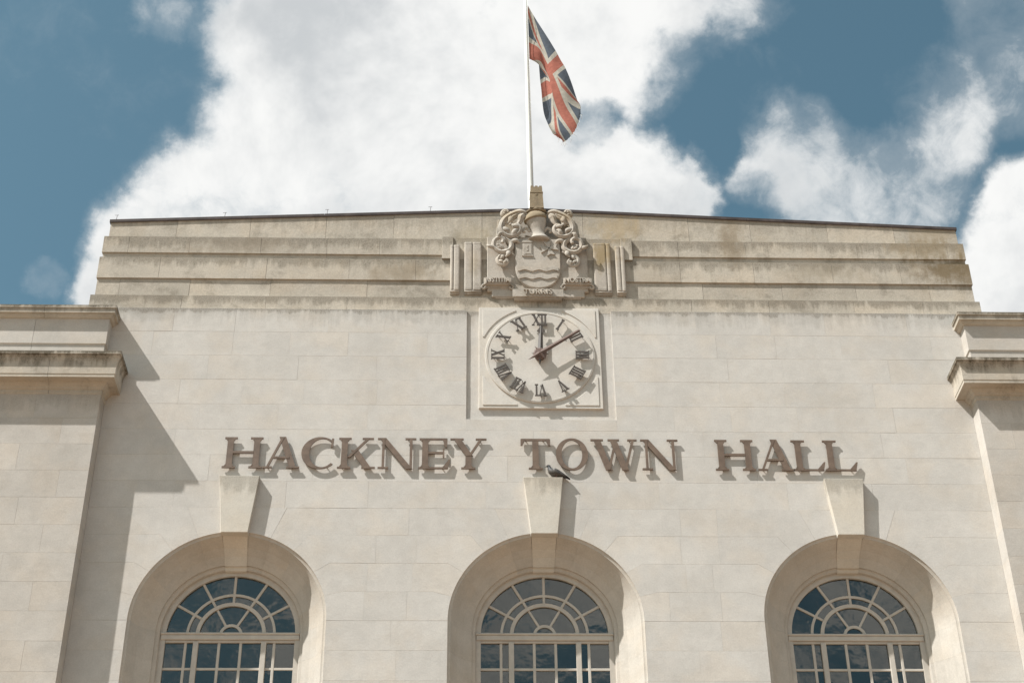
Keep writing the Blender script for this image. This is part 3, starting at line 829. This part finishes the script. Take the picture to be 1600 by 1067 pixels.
def letter(ch, w):
    if ch == 'H':
        a, b = 0.10, w-0.10-0.175
        return stem(a)+stem(b)+serif(0, a+0.275, 0, a, a+.175)+serif(0.0+0.02, a+0.275, 1, a, a+.175)+serif(b-0.10, w, 0, b, b+.175)+serif(b-0.10, w-0.02, 1, b, b+.175)+[(rect(a+.17, b+.005, 0.47, 0.545), 2)]
    if ch == 'A':
        m = w*0.50
        return [(diag(0.10, m-0.03, 0.07, 0.03, 1.0), 2), (diag(w-0.10-0.19, m-0.10, 0.19, 0.03, 1.02), 0), (rect(0.25, w-0.30, 0.31, 0.375), 3)]+serif(0, 0.27, 0)+serif(w-0.36, w, 0)
    if ch == 'C':
        r = w*0.56
        return ell(r, 0.5, r, 0.52, r-0.165, 0.465, 45, 315, 40, 0, 0.055)+[([(w-0.12, 0.68), (w-0.06, 0.68), (w-0.04, 0.97), (w-0.10, 0.97)], 2), ([(r+0.30, 0.86), (r+0.36, 0.80), (w-0.08, 0.80), (w-0.08, 0.93)], 1)]
    if ch == 'K':
        a = 0.10
        return stem(a)+serif(0, a+.275, 0, a, a+.175)+serif(0.02, a+.275, 1, a, a+.175)+[(diag(a+.17, w-0.24, 0.085, 0.36, 0.97), 2), (diag(w-0.31, a+.27, 0.21, 0.03, 0.60), 0)]+serif(w-0.36, w+0.02, 0)+serif(w-0.36, w-0.04, 1)
    if ch == 'N':
        return [(rect(0.13, 0.20, 0.02, 0.97), 2), (rect(w-0.16, w-0.085, 0.0, 0.97), 2), (diag(w-0.26, 0.06, 0.19, -0.01, 0.98), 0)]+serif(0.02, 0.32, 0)+serif(0.0, 0.24, 1)+serif(w-0.29, w+0.02, 1)
    if ch == 'E':
        a = 0.10
        return stem(a)+serif(0, w-0.05, 0, a, a+.175)+serif(0.02, w-0.08, 1, a, a+.175)+[(rect(a+.17, w-0.20, 0.49, 0.555), 2), (rect(w-0.20, w-0.155, 0.37, 0.67), 1),
               ([(w-0.14, 0.70), (w-0.08, 0.70), (w-0.07, 0.99), (w-0.20, 0.95)], 2), ([(w-0.20, 0.05), (w-0.05, 0.01), (w+0.02, 0.30), (w-0.03, 0.30)], 2)]
    if ch == 'Y':
        m = w*0.50
        return [(rect(m-0.085, m+0.09, 0.03, 0.47), 0), (diag(m-0.07, 0.10, 0.20, 0.42, 0.97), 2), (diag(m+0.005, w-0.20, 0.075, 0.44, 0.97), 3)]+serif(m-0.20, m+0.20, 0, m-.085, m+.09)+serif(0, 0.38, 1)+serif(w-0.31, w, 1)
    if ch == 'T':
        m = w/2
        return [(rect(m-0.09, m+0.09, 0.03, 0.96), 0)]+serif(m-0.20, m+0.20, 0, m-.09, m+.09)+[(rect(0.02, w-0.02, 0.935, 1.0), 1), ([(0.0, 0.78), (0.05, 0.78), (0.12, 0.94), (0.0, 0.99)], 2), ([(w-0.05, 0.78), (w, 0.78), (w, 0.99), (w-0.12, 0.94)], 2)]
    if ch == 'O':
        r = w/2
        return ell(r, 0.5, r, 0.525, r-0.165, 0.462, 0, 360, 56)
    if ch == 'W':
        q = w
        return [(diag(q*0.31, 0.09, 0.185, -0.02, 0.97), 0), (diag(q*0.345, q*0.52, 0.075, 0.0, 0.97), 2), (diag(q*0.66, q*0.42, 0.185, -0.02, 0.97), 3), (diag(q*0.70, q*0.885, 0.075, 0.0, 0.97), 2)]+serif(0, 0.36, 1)+serif(q*0.37, q*0.62, 1)+serif(q-0.27, q+0.0, 1)
    if ch == 'L':
        a = 0.10
        return stem(a)+serif(0, w-0.06, 0, a, a+.175)+serif(0.0, a+.295, 1, a, a+.175)+[([(w-0.24, 0.05), (w-0.07, 0.01), (w+0.0, 0.28), (w-0.045, 0.28)], 2)]
LET = [('H', -5.531, -4.844), ('A', -4.835, -4.202), ('C', -4.181, -3.603), ('K', -3.553, -2.913), ('N', -2.866, -2.209), ('E', -2.153, -1.61), ('Y', -1.603, -0.972),
       ('T', -0.378, 0.14), ('O', 0.234, 0.795), ('W', 0.848, 1.659), ('N', 1.72, 2.365), ('H', 3.01, 3.71), ('A', 3.751, 4.382), ('L', 4.369, 4.939), ('L', 4.927, 5.505)]
LH, LZ, LY = 0.612, 15.78, -0.052
for ch, xa, xb in LET:
    m_ = MB(); w = (xb-xa)/LH
    for pl, lay in letter(ch, w):
        m_.prism([(xa + x*LH, LZ + z*LH) for x, z in pl], LY - 0.0018*lay, LY+0.024)
    lo = part(m_, 'letter', M_LETTER, sign, sign)
    sp_ = {'H': ((.16, .1), (.16, .9), (-.16, .1), (-.16, .9)), 'O': ((.08, .5), (-.08, .5)), 'C': ((.09, .5), (-.2, .05))}.get(ch, ((.15, .03), (-.2, .03)) if ch in 'AKEL' else ((.15, .96), (-.2, .96)))
    for fx, fz in sp_:
        st = MB(); x = (xa if fx > 0 else xb) + fx*LH; z = LZ + fz*LH
        st.tube([(x, LY+0.01, z), (x, 0.004, z)], 0.009, 6); part(st, 'stud', M_LETTER, lo, sign)

# ------------------------------------------------------------------ coat of arms
arms = tag(empty('coat_of_arms', (0, 0, 19.45)), 'carved stone coat of arms with shield, helmet, tower crest and motto scrolls above clock', 'carving')
def cut(mb, name, mat=None, parent=None): return part(mb, name, mat or M_CARVE, parent or arms, arms)
m_ = MB(); m_.prism([(-0.955, 19.62), (0.94, 19.62), (0.94, 20.905), (-0.955, 20.905)], 0.0, 0.3, 0.012)
m_.prism([(-0.80, 20.90), (0.80, 20.90), (0.74, 21.46), (-0.74, 21.46)], 0.165, 0.3, 0.01); cut(m_, 'backing_panel')
m_ = MB(); m_.prism([(-0.87, 19.495), (0.86, 19.495), (0.86, 19.64), (-0.87, 19.64)], -0.005, 0.25, 0.006)
m_.prism([(-0.80, 19.47), (0.79, 19.47), (0.79, 19.497), (-0.80, 19.497)], 0.012, 0.25, 0.004); cut(m_, 'base_block')
# flanking blocks either side, each cut by a fine groove, with rolled feet
for s in (-1, 1):
    for (a, b, gv, zt) in ((1.475, 1.650, 0.55, 20.715), (1.06, 1.385, 0.74, 20.785)):
        m_ = MB(); g_ = a + (b-a)*(gv if s > 0 else 1-gv*0.65)
        for x0, x1 in ((a, g_-0.003), (g_+0.003, b)):
            prof = [(x0, 0.06), (x0, 0.012), (x0+0.012, -0.002), (x0+0.03, -0.006), (x1-0.03, -0.006), (x1-0.012, -0.002), (x1, 0.012), (x1, 0.06)]
            rings = []
            for z, k in ((19.640, 0.6), (19.655, 1.0), (19.70, 1.04), (19.705, 1.0), (zt-0.06, 1.0), (zt-0.055, 1.04), (zt-0.015, 1.0), (zt, 0.6)):
                rings.append([(s*x, 0.06+(y-0.06)*k if y < 0.06 else y, z) for x, y in prof])
            m_.loft(rings, True, True, False)
        aa, bb = sorted((s*(a+0.002), s*(b-0.002)))
        m_.box(aa, bb, 0.055, 0.2, 19.60, zt-0.002)
        m_.tube([(aa, 0.030, 19.628), (bb, 0.030, 19.628)], 0.030, 12)
        m_.tube([(aa+0.004, 0.058, 19.592), (bb-0.004, 0.058, 19.592)], 0.022, 10)
        cut(m_, 'flanking_block')
# shield
def shield_outline(hw, zt, zs, zb, n=12):
    p = [(-hw, zt), (-hw, zs)]
    for i in range(1, n):
        t = i/n; p.append((-hw*math.cos(t*math.pi/2)**0.85, zs - (zs-zb)*math.sin(t*math.pi/2)**1.0))
    p.append((0, zb))
    for i in range(n-1, 0, -1):
        t = i/n; p.append((hw*math.cos(t*math.pi/2)**0.85, zs - (zs-zb)*math.sin(t*math.pi/2)**1.0))
    return p + [(hw, zs), (hw, zt)]
m_ = MB(); m_.prism(shield_outline(0.425, 20.80, 20.11, 19.655), -0.075, 0.02, 0.012)
sh = cut(m_, 'shield')
for zz in (20.045, 19.86):
    m_ = MB(); n = 30; top = []; bot = []
    for i in range(n+1):
        x = -0.41 + 0.82*i/n
        lim = 0.405 if zz > 20 else (0.36 if zz > 19.8 else 0.25)
        if abs(x) > lim: continue
        wv_ = 0.018*math.sin(x*2*math.pi/0.27 + 1.2)
        top.append((x, zz+0.085+wv_ if zz > 19.8 else zz+0.05+wv_)); bot.append((x, zz+wv_))
    for i in range(len(top)-1):
        m_.prism([bot[i], bot[i+1], top[i+1], top[i]], -0.094, -0.07)
    cut(m_, 'water_bar', parent=sh)
m_ = MB(); m_.prism(rect(-0.285, -0.10, 20.395, 20.70), -0.088, -0.06, 0.004); m_.prism(rect(-0.295, -0.09, 20.70, 20.755), -0.096, -0.06, 0.004)
m_.prism(rect(-0.265, -0.12, 20.415, 20.675), -0.094, -0.07, 0.003)
m_.prism(rect(-0.30, -0.085, 20.38, 20.40), -0.097, -0.06, 0.003)
m_.prism(rect(-0.205, -0.18, 20.585, 20.64), -0.100, -0.08, 0.002); m_.prism(rect(-0.21, -0.175, 20.50, 20.56), -0.100, -0.08, 0.002); m_.prism(rect(-0.24, -0.145, 20.43, 20.455), -0.1, -0.08, 0.002)
cut(m_, 'tower_badge', parent=sh)
m_ = MB()
for a in range(4):
    q = R(90*a+12); c_, s_ = math.cos(q), math.sin(q)
    arm = [(0.0, 0.012), (0.17, 0.075), (0.135, 0.0), (0.17, -0.075), (0.0, -0.012)]
    for tri in (arm[:3]+[arm[0]], ):
        pass
    T2 = lambda p: (0.215 + p[0]*c_ - p[1]*s_, 20.565 + (p[0]*s_ + p[1]*c_))
    ctr = T2((0, 0))
    up = [T2(arm[0]), T2(arm[1]), T2(arm[2]), ctr]; dn = [ctr, T2(arm[2]), T2(arm[3]), T2(arm[4])]
    for pl in (up, dn): m_.prism(pl, -0.102, -0.07)
cut(m_, 'maltese_cross', parent=sh)
# helmet, wreath and tower
def oval(cx, cy, z, rx, ry, n=20, tilt=0.0): return [(cx + rx*math.cos(2*math.pi*i/n), cy + ry*math.sin(2*math.pi*i/n), z + tilt*math.cos(2*math.pi*i/n)) for i in range(n)]
m_ = MB()
m_.loft([oval(0.03, -0.06, 20.775, 0.205, 0.12, tilt=-0.01), oval(0.03, -0.065, 20.80, 0.215, 0.13, tilt=0.012), oval(0.03, -0.06, 20.835, 0.175, 0.11, tilt=0.02), oval(0.035, -0.05, 20.90, 0.125, 0.09),
          oval(0.03, -0.045, 20.97, 0.118, 0.09), oval(0.01, -0.045, 21.06, 0.14, 0.10), oval(-0.01, -0.05, 21.16, 0.175, 0.115), oval(-0.025, -0.055, 21.25, 0.205, 0.125), oval(-0.02, -0.05, 21.34, 0.20, 0.12),
          oval(-0.01, -0.03, 21.42, 0.16, 0.10), oval(0, -0.02, 21.46, 0.08, 0.05)], True, True, True)
hel = cut(m_, 'helmet')
m_ = MB(); m_.loft([oval(-0.035, -0.06, 21.255, 0.212, 0.135, tilt=0.045), oval(-0.03, -0.058, 21.285, 0.222, 0.142, tilt=0.05), oval(-0.02, -0.05, 21.37, 0.205, 0.13, tilt=0.03), oval(-0.01, -0.03, 21.45, 0.15, 0.10), oval(0, -0.02, 21.485, 0.08, 0.05)], True, True, True)
cut(m_, 'visor', M_OCHRE, hel)
m_ = MB(); nseg = 40; pts = [(0.0+0.165*math.cos(2*math.pi*i/nseg), -0.01+0.10*math.sin(2*math.pi*i/nseg), 21.50) for i in range(nseg+1)]
m_.tube(pts, [0.034+0.008*math.sin(i*2*math.pi/4) for i in range(nseg+1)], 8); cut(m_, 'wreath', M_OCHRE)
m_ = MB()
def sq(h, z, cy=0.0): return [(-h, cy-h, z), (h, cy-h, z), (h, cy+h, z), (-h, cy+h, z)]
m_.loft([sq(0.138, 21.52), sq(0.134, 21.56), sq(0.120, 21.90), sq(0.128, 21.905), sq(0.128, 21.925), sq(0.117, 21.93), sq(0.113, 22.06)], True, True, False)
for a in range(4):
    for i in (-1, 0, 1):
        x0 = i*0.082
        if a < 2: m_.box(x0-0.026, x0+0.026, *((-0.113, -0.08) if a == 0 else (0.08, 0.113)), 22.055, 22.085)
        elif i == 0: m_.box(*((-0.1115, -0.08) if a == 2 else (0.08, 0.1115)), -0.026, 0.026, 22.055, 22.085)
m_.prism(rect(-0.022, 0.022, 21.84, 21.88), -0.13, -0.11, 0.003)
cut(m_, 'crest_tower', M_OCHRE)
# mantling: leafy scrolls
def smooth(pts, n=6):
    P = [Vector(p) for p in pts]; out = []
    for i in range(len(P)-1):
        a, b, c, d = P[max(i-1, 0)], P[i], P[i+1], P[min(i+2, len(P)-1)]
        for k in range(n):
            t = k/n
            out.append(0.5*((2*b) + (c-a)*t + (2*a-5*b+4*c-d)*t*t + (3*b-3*c+d-a)*t**3))
    return out + [P[-1]]
def xz(X, Y): return ((X-795)*0.001308, 21.529 - (Y-380)*0.001573)
def scroll(mb, pts, r0, r1, y0, y1, lobes=0, side=1, ll=0.10, flat=0.75, mir=1):
    P = smooth([(mir*xz(*p)[0], 0, xz(*p)[1]) for p in pts], 6); n = len(P)
    for i, p in enumerate(P): p.y = y0 + (y1-y0)*i/(n-1) - 0.045
    r0, r1 = r0*1.55, r1*1.9
    rad = [max(0.006, (r0 + (r1-r0)*i/(n-1))*(0.55 + 0.45*min(1, i/5.0))) for i in range(n)]
    mb.tube(P, rad, 10, 0.62)
    # raised mid-rib
    for off in (0.0,):
        Q = []
        for i, p in enumerate(P):
            t = (P[min(i+1, n-1)] - P[max(i-1, 0)]).normalized(); nr = Vector((-t.z, 0, t.x))
            Q.append(p + Vector((0, -rad[i]*0.52, 0)) + nr*rad[i]*off)
        mb.tube(Q, [q*0.30 for q in rad], 5)
    for k in range(0, lobes*2, 2):
        sd2 = side
        i = min(n-3, int((k//2+1)/(lobes+1)*(n-2)) + (2 if k % 2 else 0)); p = P[i]; t = (P[i+1]-P[i-1]).normalized()
        nrm = Vector((-t.z, 0, t.x))*sd2*mir
        L = ll*(1.0 - 0.35*(k//2)/max(1, lobes))*(1.0 if k % 2 == 0 else 0.62)
        a = p + nrm*rad[i]*0.2
        lob = smooth([a, a + nrm*L*0.40 + t*L*0.20 + Vector((0, -0.022, 0)), a + nrm*L*0.80 + t*L*0.55 + Vector((0, -0.034, 0)), a + nrm*L*0.85 + t*L*1.10 + Vector((0, -0.012, 0))], 4)
        m = len(lob); mb.tube(lob, [L*0.40*math.sin(math.pi*min(0.95, 0.30+0.65*q/(m-1)))+0.004 for q in range(m)], 8, 0.6)
SCR = [ # points in the carving's own drawing units, radii, depths, lobes
 ([(640, 440), (540, 430), (430, 470), (330, 540), (275, 640), (280, 730), (350, 800), (450, 810), (530, 760), (545, 690), (500, 645), (455, 665), (470, 700)], .050, .016, -.02, -.08, 4, 1, .14),
 ([(600, 470), (560, 520), (545, 580), (515, 630)], .060, .020, -.035, -.05, 0, 1, .1),
 ([(520, 470), (440, 520), (405, 580), (410, 640)], .052, .018, -.03, -.05, 0, 1, .1),
 ([(420, 500), (360, 570), (345, 620)], .040, .016, -.02, -.03, 0, 1, .1),
 ([(500, 420), (420, 410), (370, 440), (330, 470), (290, 440), (300, 390), (350, 375), (375, 410)], .034, .018, .06, .02, 2, -1, .07),
 ([(690, 720), (650, 670), (600, 690), (590, 730), (625, 735)], .026, .012, .0, -.03, 0, 1, .05),
 ([(280, 770), (340, 840), (405, 900), (410, 975), (345, 1035), (240, 1045), (160, 970), (175, 880), (245, 845), (295, 880), (285, 930)], .042, .018, -.01, -.08, 4, 1, .125),
 ([(430, 1015), (350, 1055), (260, 1090), (215, 1160), (240, 1230), (310, 1250), (360, 1205), (335, 1165)], .036, .014, -.005, -.06, 3, 1, .09),
 ([(300, 1000), (260, 960), (235, 930)], .035, .012, -.03, -.05, 2, 1, .06)]
for s in (1, -1):
    for pts, ra, rb, ya, yb, lb, sd_, ll in SCR:
        m_ = MB(); scroll(m_, pts, ra, rb, ya, yb, lb, sd_, ll, 0.75, s); cut(m_, 'mantling_scroll')
# motto scrolls
def text_mesh(body, size, extrude):
    cu = bpy.data.curves.new('motto', 'FONT'); cu.body = body; cu.size = size; cu.extrude = extrude; cu.align_x = 'CENTER'; cu.align_y = 'CENTER'; cu.space_character = 1.12; cu.offset = 0.003
    ob = bpy.data.objects.new('motto', cu); COL.objects.link(ob)
    dg = bpy.context.evaluated_depsgraph_get(); me = bpy.data.meshes.new_from_object(ob.evaluated_get(dg))
    bpy.data.objects.remove(ob); return me
for tx, xa, xb, za, zb, yf in (('JUSTITIA', -1.02, -0.505, 19.735, 19.885, -0.06), ('TURRIS', -0.485, 0.46, 19.445, 19.61, -0.085), ('NOSTRA', 0.465, 1.0, 19.745, 19.895, -0.06)):
    m_ = MB(); n = 12; rings = []
    for i in range(n+1):
        x = xa + (xb-xa)*i/n; bow = 0.012*math.sin(math.pi*i/n)
        rings.append([(x, yf-bow, za), (x, yf-bow, zb), (x, yf+0.05, zb+0.004), (x, yf+0.05, za-0.004)])
    m_.loft(rings, True, True, False)
    if tx == 'TURRIS':
        m_.box(xa+0.03, xb-0.03, yf+0.03, 0.1, za-0.03, za+0.02)
    else:   # curled tails
        for s, xx in ((-1, xa), (1, xb)):
            m_.tube(smooth([(xx, yf+0.02, za+0.01), (xx+s*0.035, yf+0.03, za-0.035), (xx+s*0.01, yf+0.04, za-0.075), (xx-s*0.03, yf+0.03, za-0.06), (xx-s*0.02, yf+0.02, za-0.035)], 4), [0.022]*16+[0.012], 8)
        m_.box(min(xa, xb)+0.04, max(xa, xb)-0.04, yf+0.045, 0.1, za-0.05, za+0.05)
    so = cut(m_, 'motto_scroll')
    me = text_mesh(tx, 0.150 if tx != 'TURRIS' else 0.165, 0.026)
    wd = max(v.co.x for v in me.vertices) - min(v.co.x for v in me.vertices)
    kx = (xb-xa)*(0.90 if tx != 'TURRIS' else 0.56)/wd
    mt = Matrix.Translation(Vector(((xa+xb)/2, yf-0.018, (za+zb)/2)) - arms.location) @ Matrix.Rotation(R(90), 4, 'X') @ Matrix.Diagonal((kx, 1, 1, 1))
    me.transform(mt); me.materials.clear(); me.materials.append(M_CARVE)
    o = link('motto_lettering', me, so)

# ------------------------------------------------------------------ flagpole and flag
pole = tag(empty('flagpole', (-0.062, 0.9, 21.2)), 'tall white flagpole rising behind the tower crest on the roof', 'flagpole')
m_ = MB(); zs = [21.2, 22.0, 23.0, 24.5, 26.0, 27.5, 28.9]; rs = [0.068, 0.066, 0.062, 0.056, 0.049, 0.041, 0.034]
m_.tube([(-0.055-0.0054*(z-22.4), 0.9, z) for z in zs], rs, 20); part(m_, 'shaft', M_POLE, pole, pole)
m_ = MB(); m_.tube([(-0.062, 0.9, 21.0), (-0.062, 0.9, 21.26)], [0.13, 0.12], 16); part(m_, 'base', M_LEAD, pole, pole)
m_ = MB(); m_.loft([oval(-0.09, 0.9, 28.9+0.07*math.sin(R(a)), 0.07*math.cos(R(a))+0.002, 0.07*math.cos(R(a))+0.002) for a in range(-90, 91, 18)], True, True, True); part(m_, 'finial', M_POLE, pole, pole)
m_ = MB(); m_.tube([(-0.012, 0.84, 22.2), (-0.03, 0.84, 26.0), (-0.05, 0.85, 28.6)], 0.005, 5); part(m_, 'halyard', M_POLE, pole, pole)
FLAG={
 0:[(1,-0.043,0.900,28.103),(0.75,-0.046,0.900,27.394),(0.5,-0.044,0.900,26.700),(0.42,-0.041,0.900,26.491),(0.2,0.080,1.020,26.858),(0,0.145,1.060,27.246)],
 0.25:[(1,0.253,0.900,27.399),(0.75,0.191,0.930,27.002),(0.5,0.196,0.900,26.608),(0.33,0.218,0.920,26.288),(0.2,0.211,1.040,26.385),(0,0.186,1.060,26.461)],
 0.42:[(1,0.551,0.900,26.729),(0.75,0.411,0.850,26.468),(0.5,0.308,0.930,26.318),(0.33,0.381,0.920,25.935),(0.2,0.313,1.020,26.029),(0,0.200,1.000,25.934)],
 0.5:[(1,0.647,0.900,26.464),(0.75,0.493,0.840,26.196),(0.5,0.378,0.920,26.084),(0.34,0.436,0.920,25.676),(0.2,0.347,1.020,25.732),(0,0.221,1.000,25.619)],
 0.58:[(1,0.743,0.900,26.202),(0.75,0.590,0.840,25.974),(0.5,0.439,0.900,25.805),(0.36,0.444,0.920,25.419),(0.2,0.367,1.020,25.401),(0,0.235,1.000,25.326)],
 0.75:[(1,0.910,0.930,25.583),(0.75,0.791,0.850,25.396),(0.5,0.608,0.860,25.093),(0.22,0.451,0.940,24.840),(0.12,0.409,1.020,24.894),(0,0.276,1.020,24.946)],
 0.9:[(1,0.988,1.020,25.283),(0.85,1.011,0.930,25.146),(0.5,0.771,0.870,24.673),(0.14,0.515,0.950,24.439),(0.08,0.466,1.000,24.501),(0,0.351,1.040,24.678)],
 1:[(1,0.942,1.060,25.046),(0.8,1.025,0.940,24.938),(0.5,0.883,0.880,24.400),(0.1,0.682,0.960,24.177),(0.05,0.620,1.000,24.291),(0,0.440,1.040,24.483)],
}

def catm(P, ts, t):
    i = 0
    while i < len(ts)-2 and t > ts[i+1]: i += 1
    f = (t-ts[i])/(ts[i+1]-ts[i]); f = max(0, min(1, f))
    b, c = P[i], P[i+1]
    a = P[i-1] if i > 0 else b*2-c
    d = P[i+2] if i+2 < len(P) else c*2-b
    ta = ts[i-1] if i > 0 else 2*ts[i]-ts[i+1]; td = ts[i+2] if i+2 < len(ts) else 2*ts[i+1]-ts[i]
    h = ts[i+1]-ts[i]
    m1 = (c-a)*(h/(ts[i+1]-ta)); m2 = (d-b)*(h/(td-ts[i]))
    f2, f3 = f*f, f*f*f
    return b*(2*f3-3*f2+1) + m1*(f3-2*f2+f) + c*(-2*f3+3*f2) + m2*(f3-f2)
US = sorted(FLAG); NU, NV = 64, 56
# every control column is resampled by its own arc position so that folds line up between columns
def col_at(u, w):
    P, V = [], []
    for k in US:
        q = FLAG[k]; pts = [Vector(p[1:]) for p in q]; ts = [i/(len(q)-1) for i in range(len(q))]
        P.append(catm(pts, ts, w)); V.append(catm([Vector((p[0], 0, 0)) for p in q], ts, w).x)
    p = catm(P, US, u); v = catm([Vector((x, 0, 0)) for x in V], US, u).x
    return p, v
verts, uvs, faces = [], [], []
for i in range(NU+1):
    for j in range(NV+1):
        u, w = i/NU, j/NV
        p, v = col_at(u, w)
        p.y += 0.022*math.sin(u*17 + w*3.0)*(0.2+u) + 0.012*math.sin(w*11+u*5)
        if i == NU: p.z -= 0.012*math.sin(j*1.7)**2; p.x += 0.008*math.sin(j*2.3)
        verts.append(tuple(p)); uvs.append((u, min(1, max(0, v))))
for i in range(NU):
    for j in range(NV): faces.append((i*(NV+1)+j, (i+1)*(NV+1)+j, (i+1)*(NV+1)+j+1, i*(NV+1)+j+1))
me = bpy.data.meshes.new('flag'); me.from_pydata(verts, [], faces); uvl = me.uv_layers.new(name='UVMap')
for l in me.loops: uvl.data[l.index].uv = uvs[l.vertex_index]
me.polygons.foreach_set('use_smooth', [True]*len(faces)); me.materials.append(M_FLAG)
flag = tag(empty('flag', (-0.043, 0.9, 26.5)), 'faded union flag hanging from the white pole with frayed edge', 'flag')
me.transform(Matrix.Translation(-flag.location)); fc = link('cloth', me, flag)
m_ = MB()
for i in range(14):
    j = int(i*NV/14); p = Vector(verts[NU*(NV+1)+j])
    m_.tube([p, p+Vector((random.uniform(-.03, .03), random.uniform(-.02, .02), -0.05)), p+Vector((random.uniform(-.09, .09), 0, -random.uniform(.08, .17)))], [0.004, 0.003, 0.002], 4)
part(m_, 'frayed_threads', simple_mat('frayed_thread', (0.62, 0.58, 0.52), 0.9), flag, flag)

# ------------------------------------------------------------------ pigeon on the middle keystone
pg = tag(empty('pigeon', (0.225, -0.055, 15.594)), 'dark grey pigeon standing on the middle keystone beneath the letters', 'pigeon')
SEC = [(-0.158, 0.000, 0.205, .002, .002), (-0.146, 0, 0.209, .006, .006), (-0.138, 0, 0.214, .016, .016), (-0.124, 0, 0.219, .023, .025), (-0.108, 0, 0.214, .025, .028), (-0.098, 0, 0.192, .026, .027),
       (-0.092, 0, 0.165, .034, .036), (-0.075, 0, 0.132, .046, .052), (-0.045, 0, 0.110, .056, .062), (0.0, 0, 0.096, .058, .062), (0.045, 0, 0.080, .052, .053), (0.085, 0, 0.062, .040, .038),
       (0.12, 0, 0.046, .030, .024), (0.155, 0, 0.026, .028, .012), (0.195, 0, 0.002, .030, .007), (0.215, 0, -0.010, .026, .004)]
rings = []
for k, (x, y, z, ry, rz) in enumerate(SEC):
    a, b = SEC[max(0, k-1)], SEC[min(len(SEC)-1, k+1)]
    t = Vector((b[0]-a[0], 0, b[2]-a[2])).normalized(); n_ = Vector((-t.z, 0, t.x))
    if n_.z < 0 and k > 8: n_ = -n_
    rings.append([Vector((x, y, z)) + n_*rz*math.cos(2*math.pi*i/16) + Vector((0, 1, 0))*ry*math.sin(2*math.pi*i/16) for i in range(16)])
m_ = MB(); m_.loft(rings, True, True, True); bo = m_.build('body', M_PIGEON, pg); pg.scale = (1.12, 1.12, 1.12)
for s in (-1, 1):
    m_ = MB(); W_ = [(-0.05, .125, .018, .012), (-0.01, .112, .045, .014), (0.05, .085, .042, .013), (0.11, .055, .026, .010), (0.17, .022, .012, .006), (0.20, .006, .004, .003)]
    m_.loft([[Vector((x, s*(0.048 - max(0, x)*0.14), z)) + Vector((0, s*th*math.cos(2*math.pi*i/12), hh*math.sin(2*math.pi*i/12))) for i in range(12)] for x, z, hh, th in W_], True, True, True)
    m_.build('wing', M_PIGEON, pg)
M_FOOT = simple_mat('pigeon_foot', (0.20, 0.10, 0.085), 0.6)
for s in (-1, 1):
    m_ = MB(); m_.tube([(0.005, s*0.022, 0.05), (0.0, s*0.022, 0.022), (-0.004, s*0.022, 0.004)], [0.011, 0.006, 0.005], 6)
    for a in (-35, 0, 35, 180): m_.tube([(-0.004, s*0.022, 0.005), (-0.004-0.028*math.cos(R(a)), s*0.022+0.028*math.sin(R(a)), 0.003)], [0.0045, 0.002], 5)
    m_.build('leg', M_FOOT, pg)
m_ = MB(); m_.tube([(-0.148, 0, 0.211), (-0.166, 0, 0.203), (-0.174, 0, 0.197)], [0.007, 0.004, 0.001], 6); m_.build('beak', M_NUM, pg)
m_ = MB()
for s in (-1, 1): m_.loft([oval(-0.13, s*0.0225, 0.223+0.004*math.sin(R(a)), 0.004*math.cos(R(a))+.0003, 0.003*math.cos(R(a))+.0003, 8) for a in range(-90, 91, 45)], True, True, True)
m_.build('eyes', simple_mat('pigeon_eye', (0.35, 0.12, 0.03), 0.3), pg)
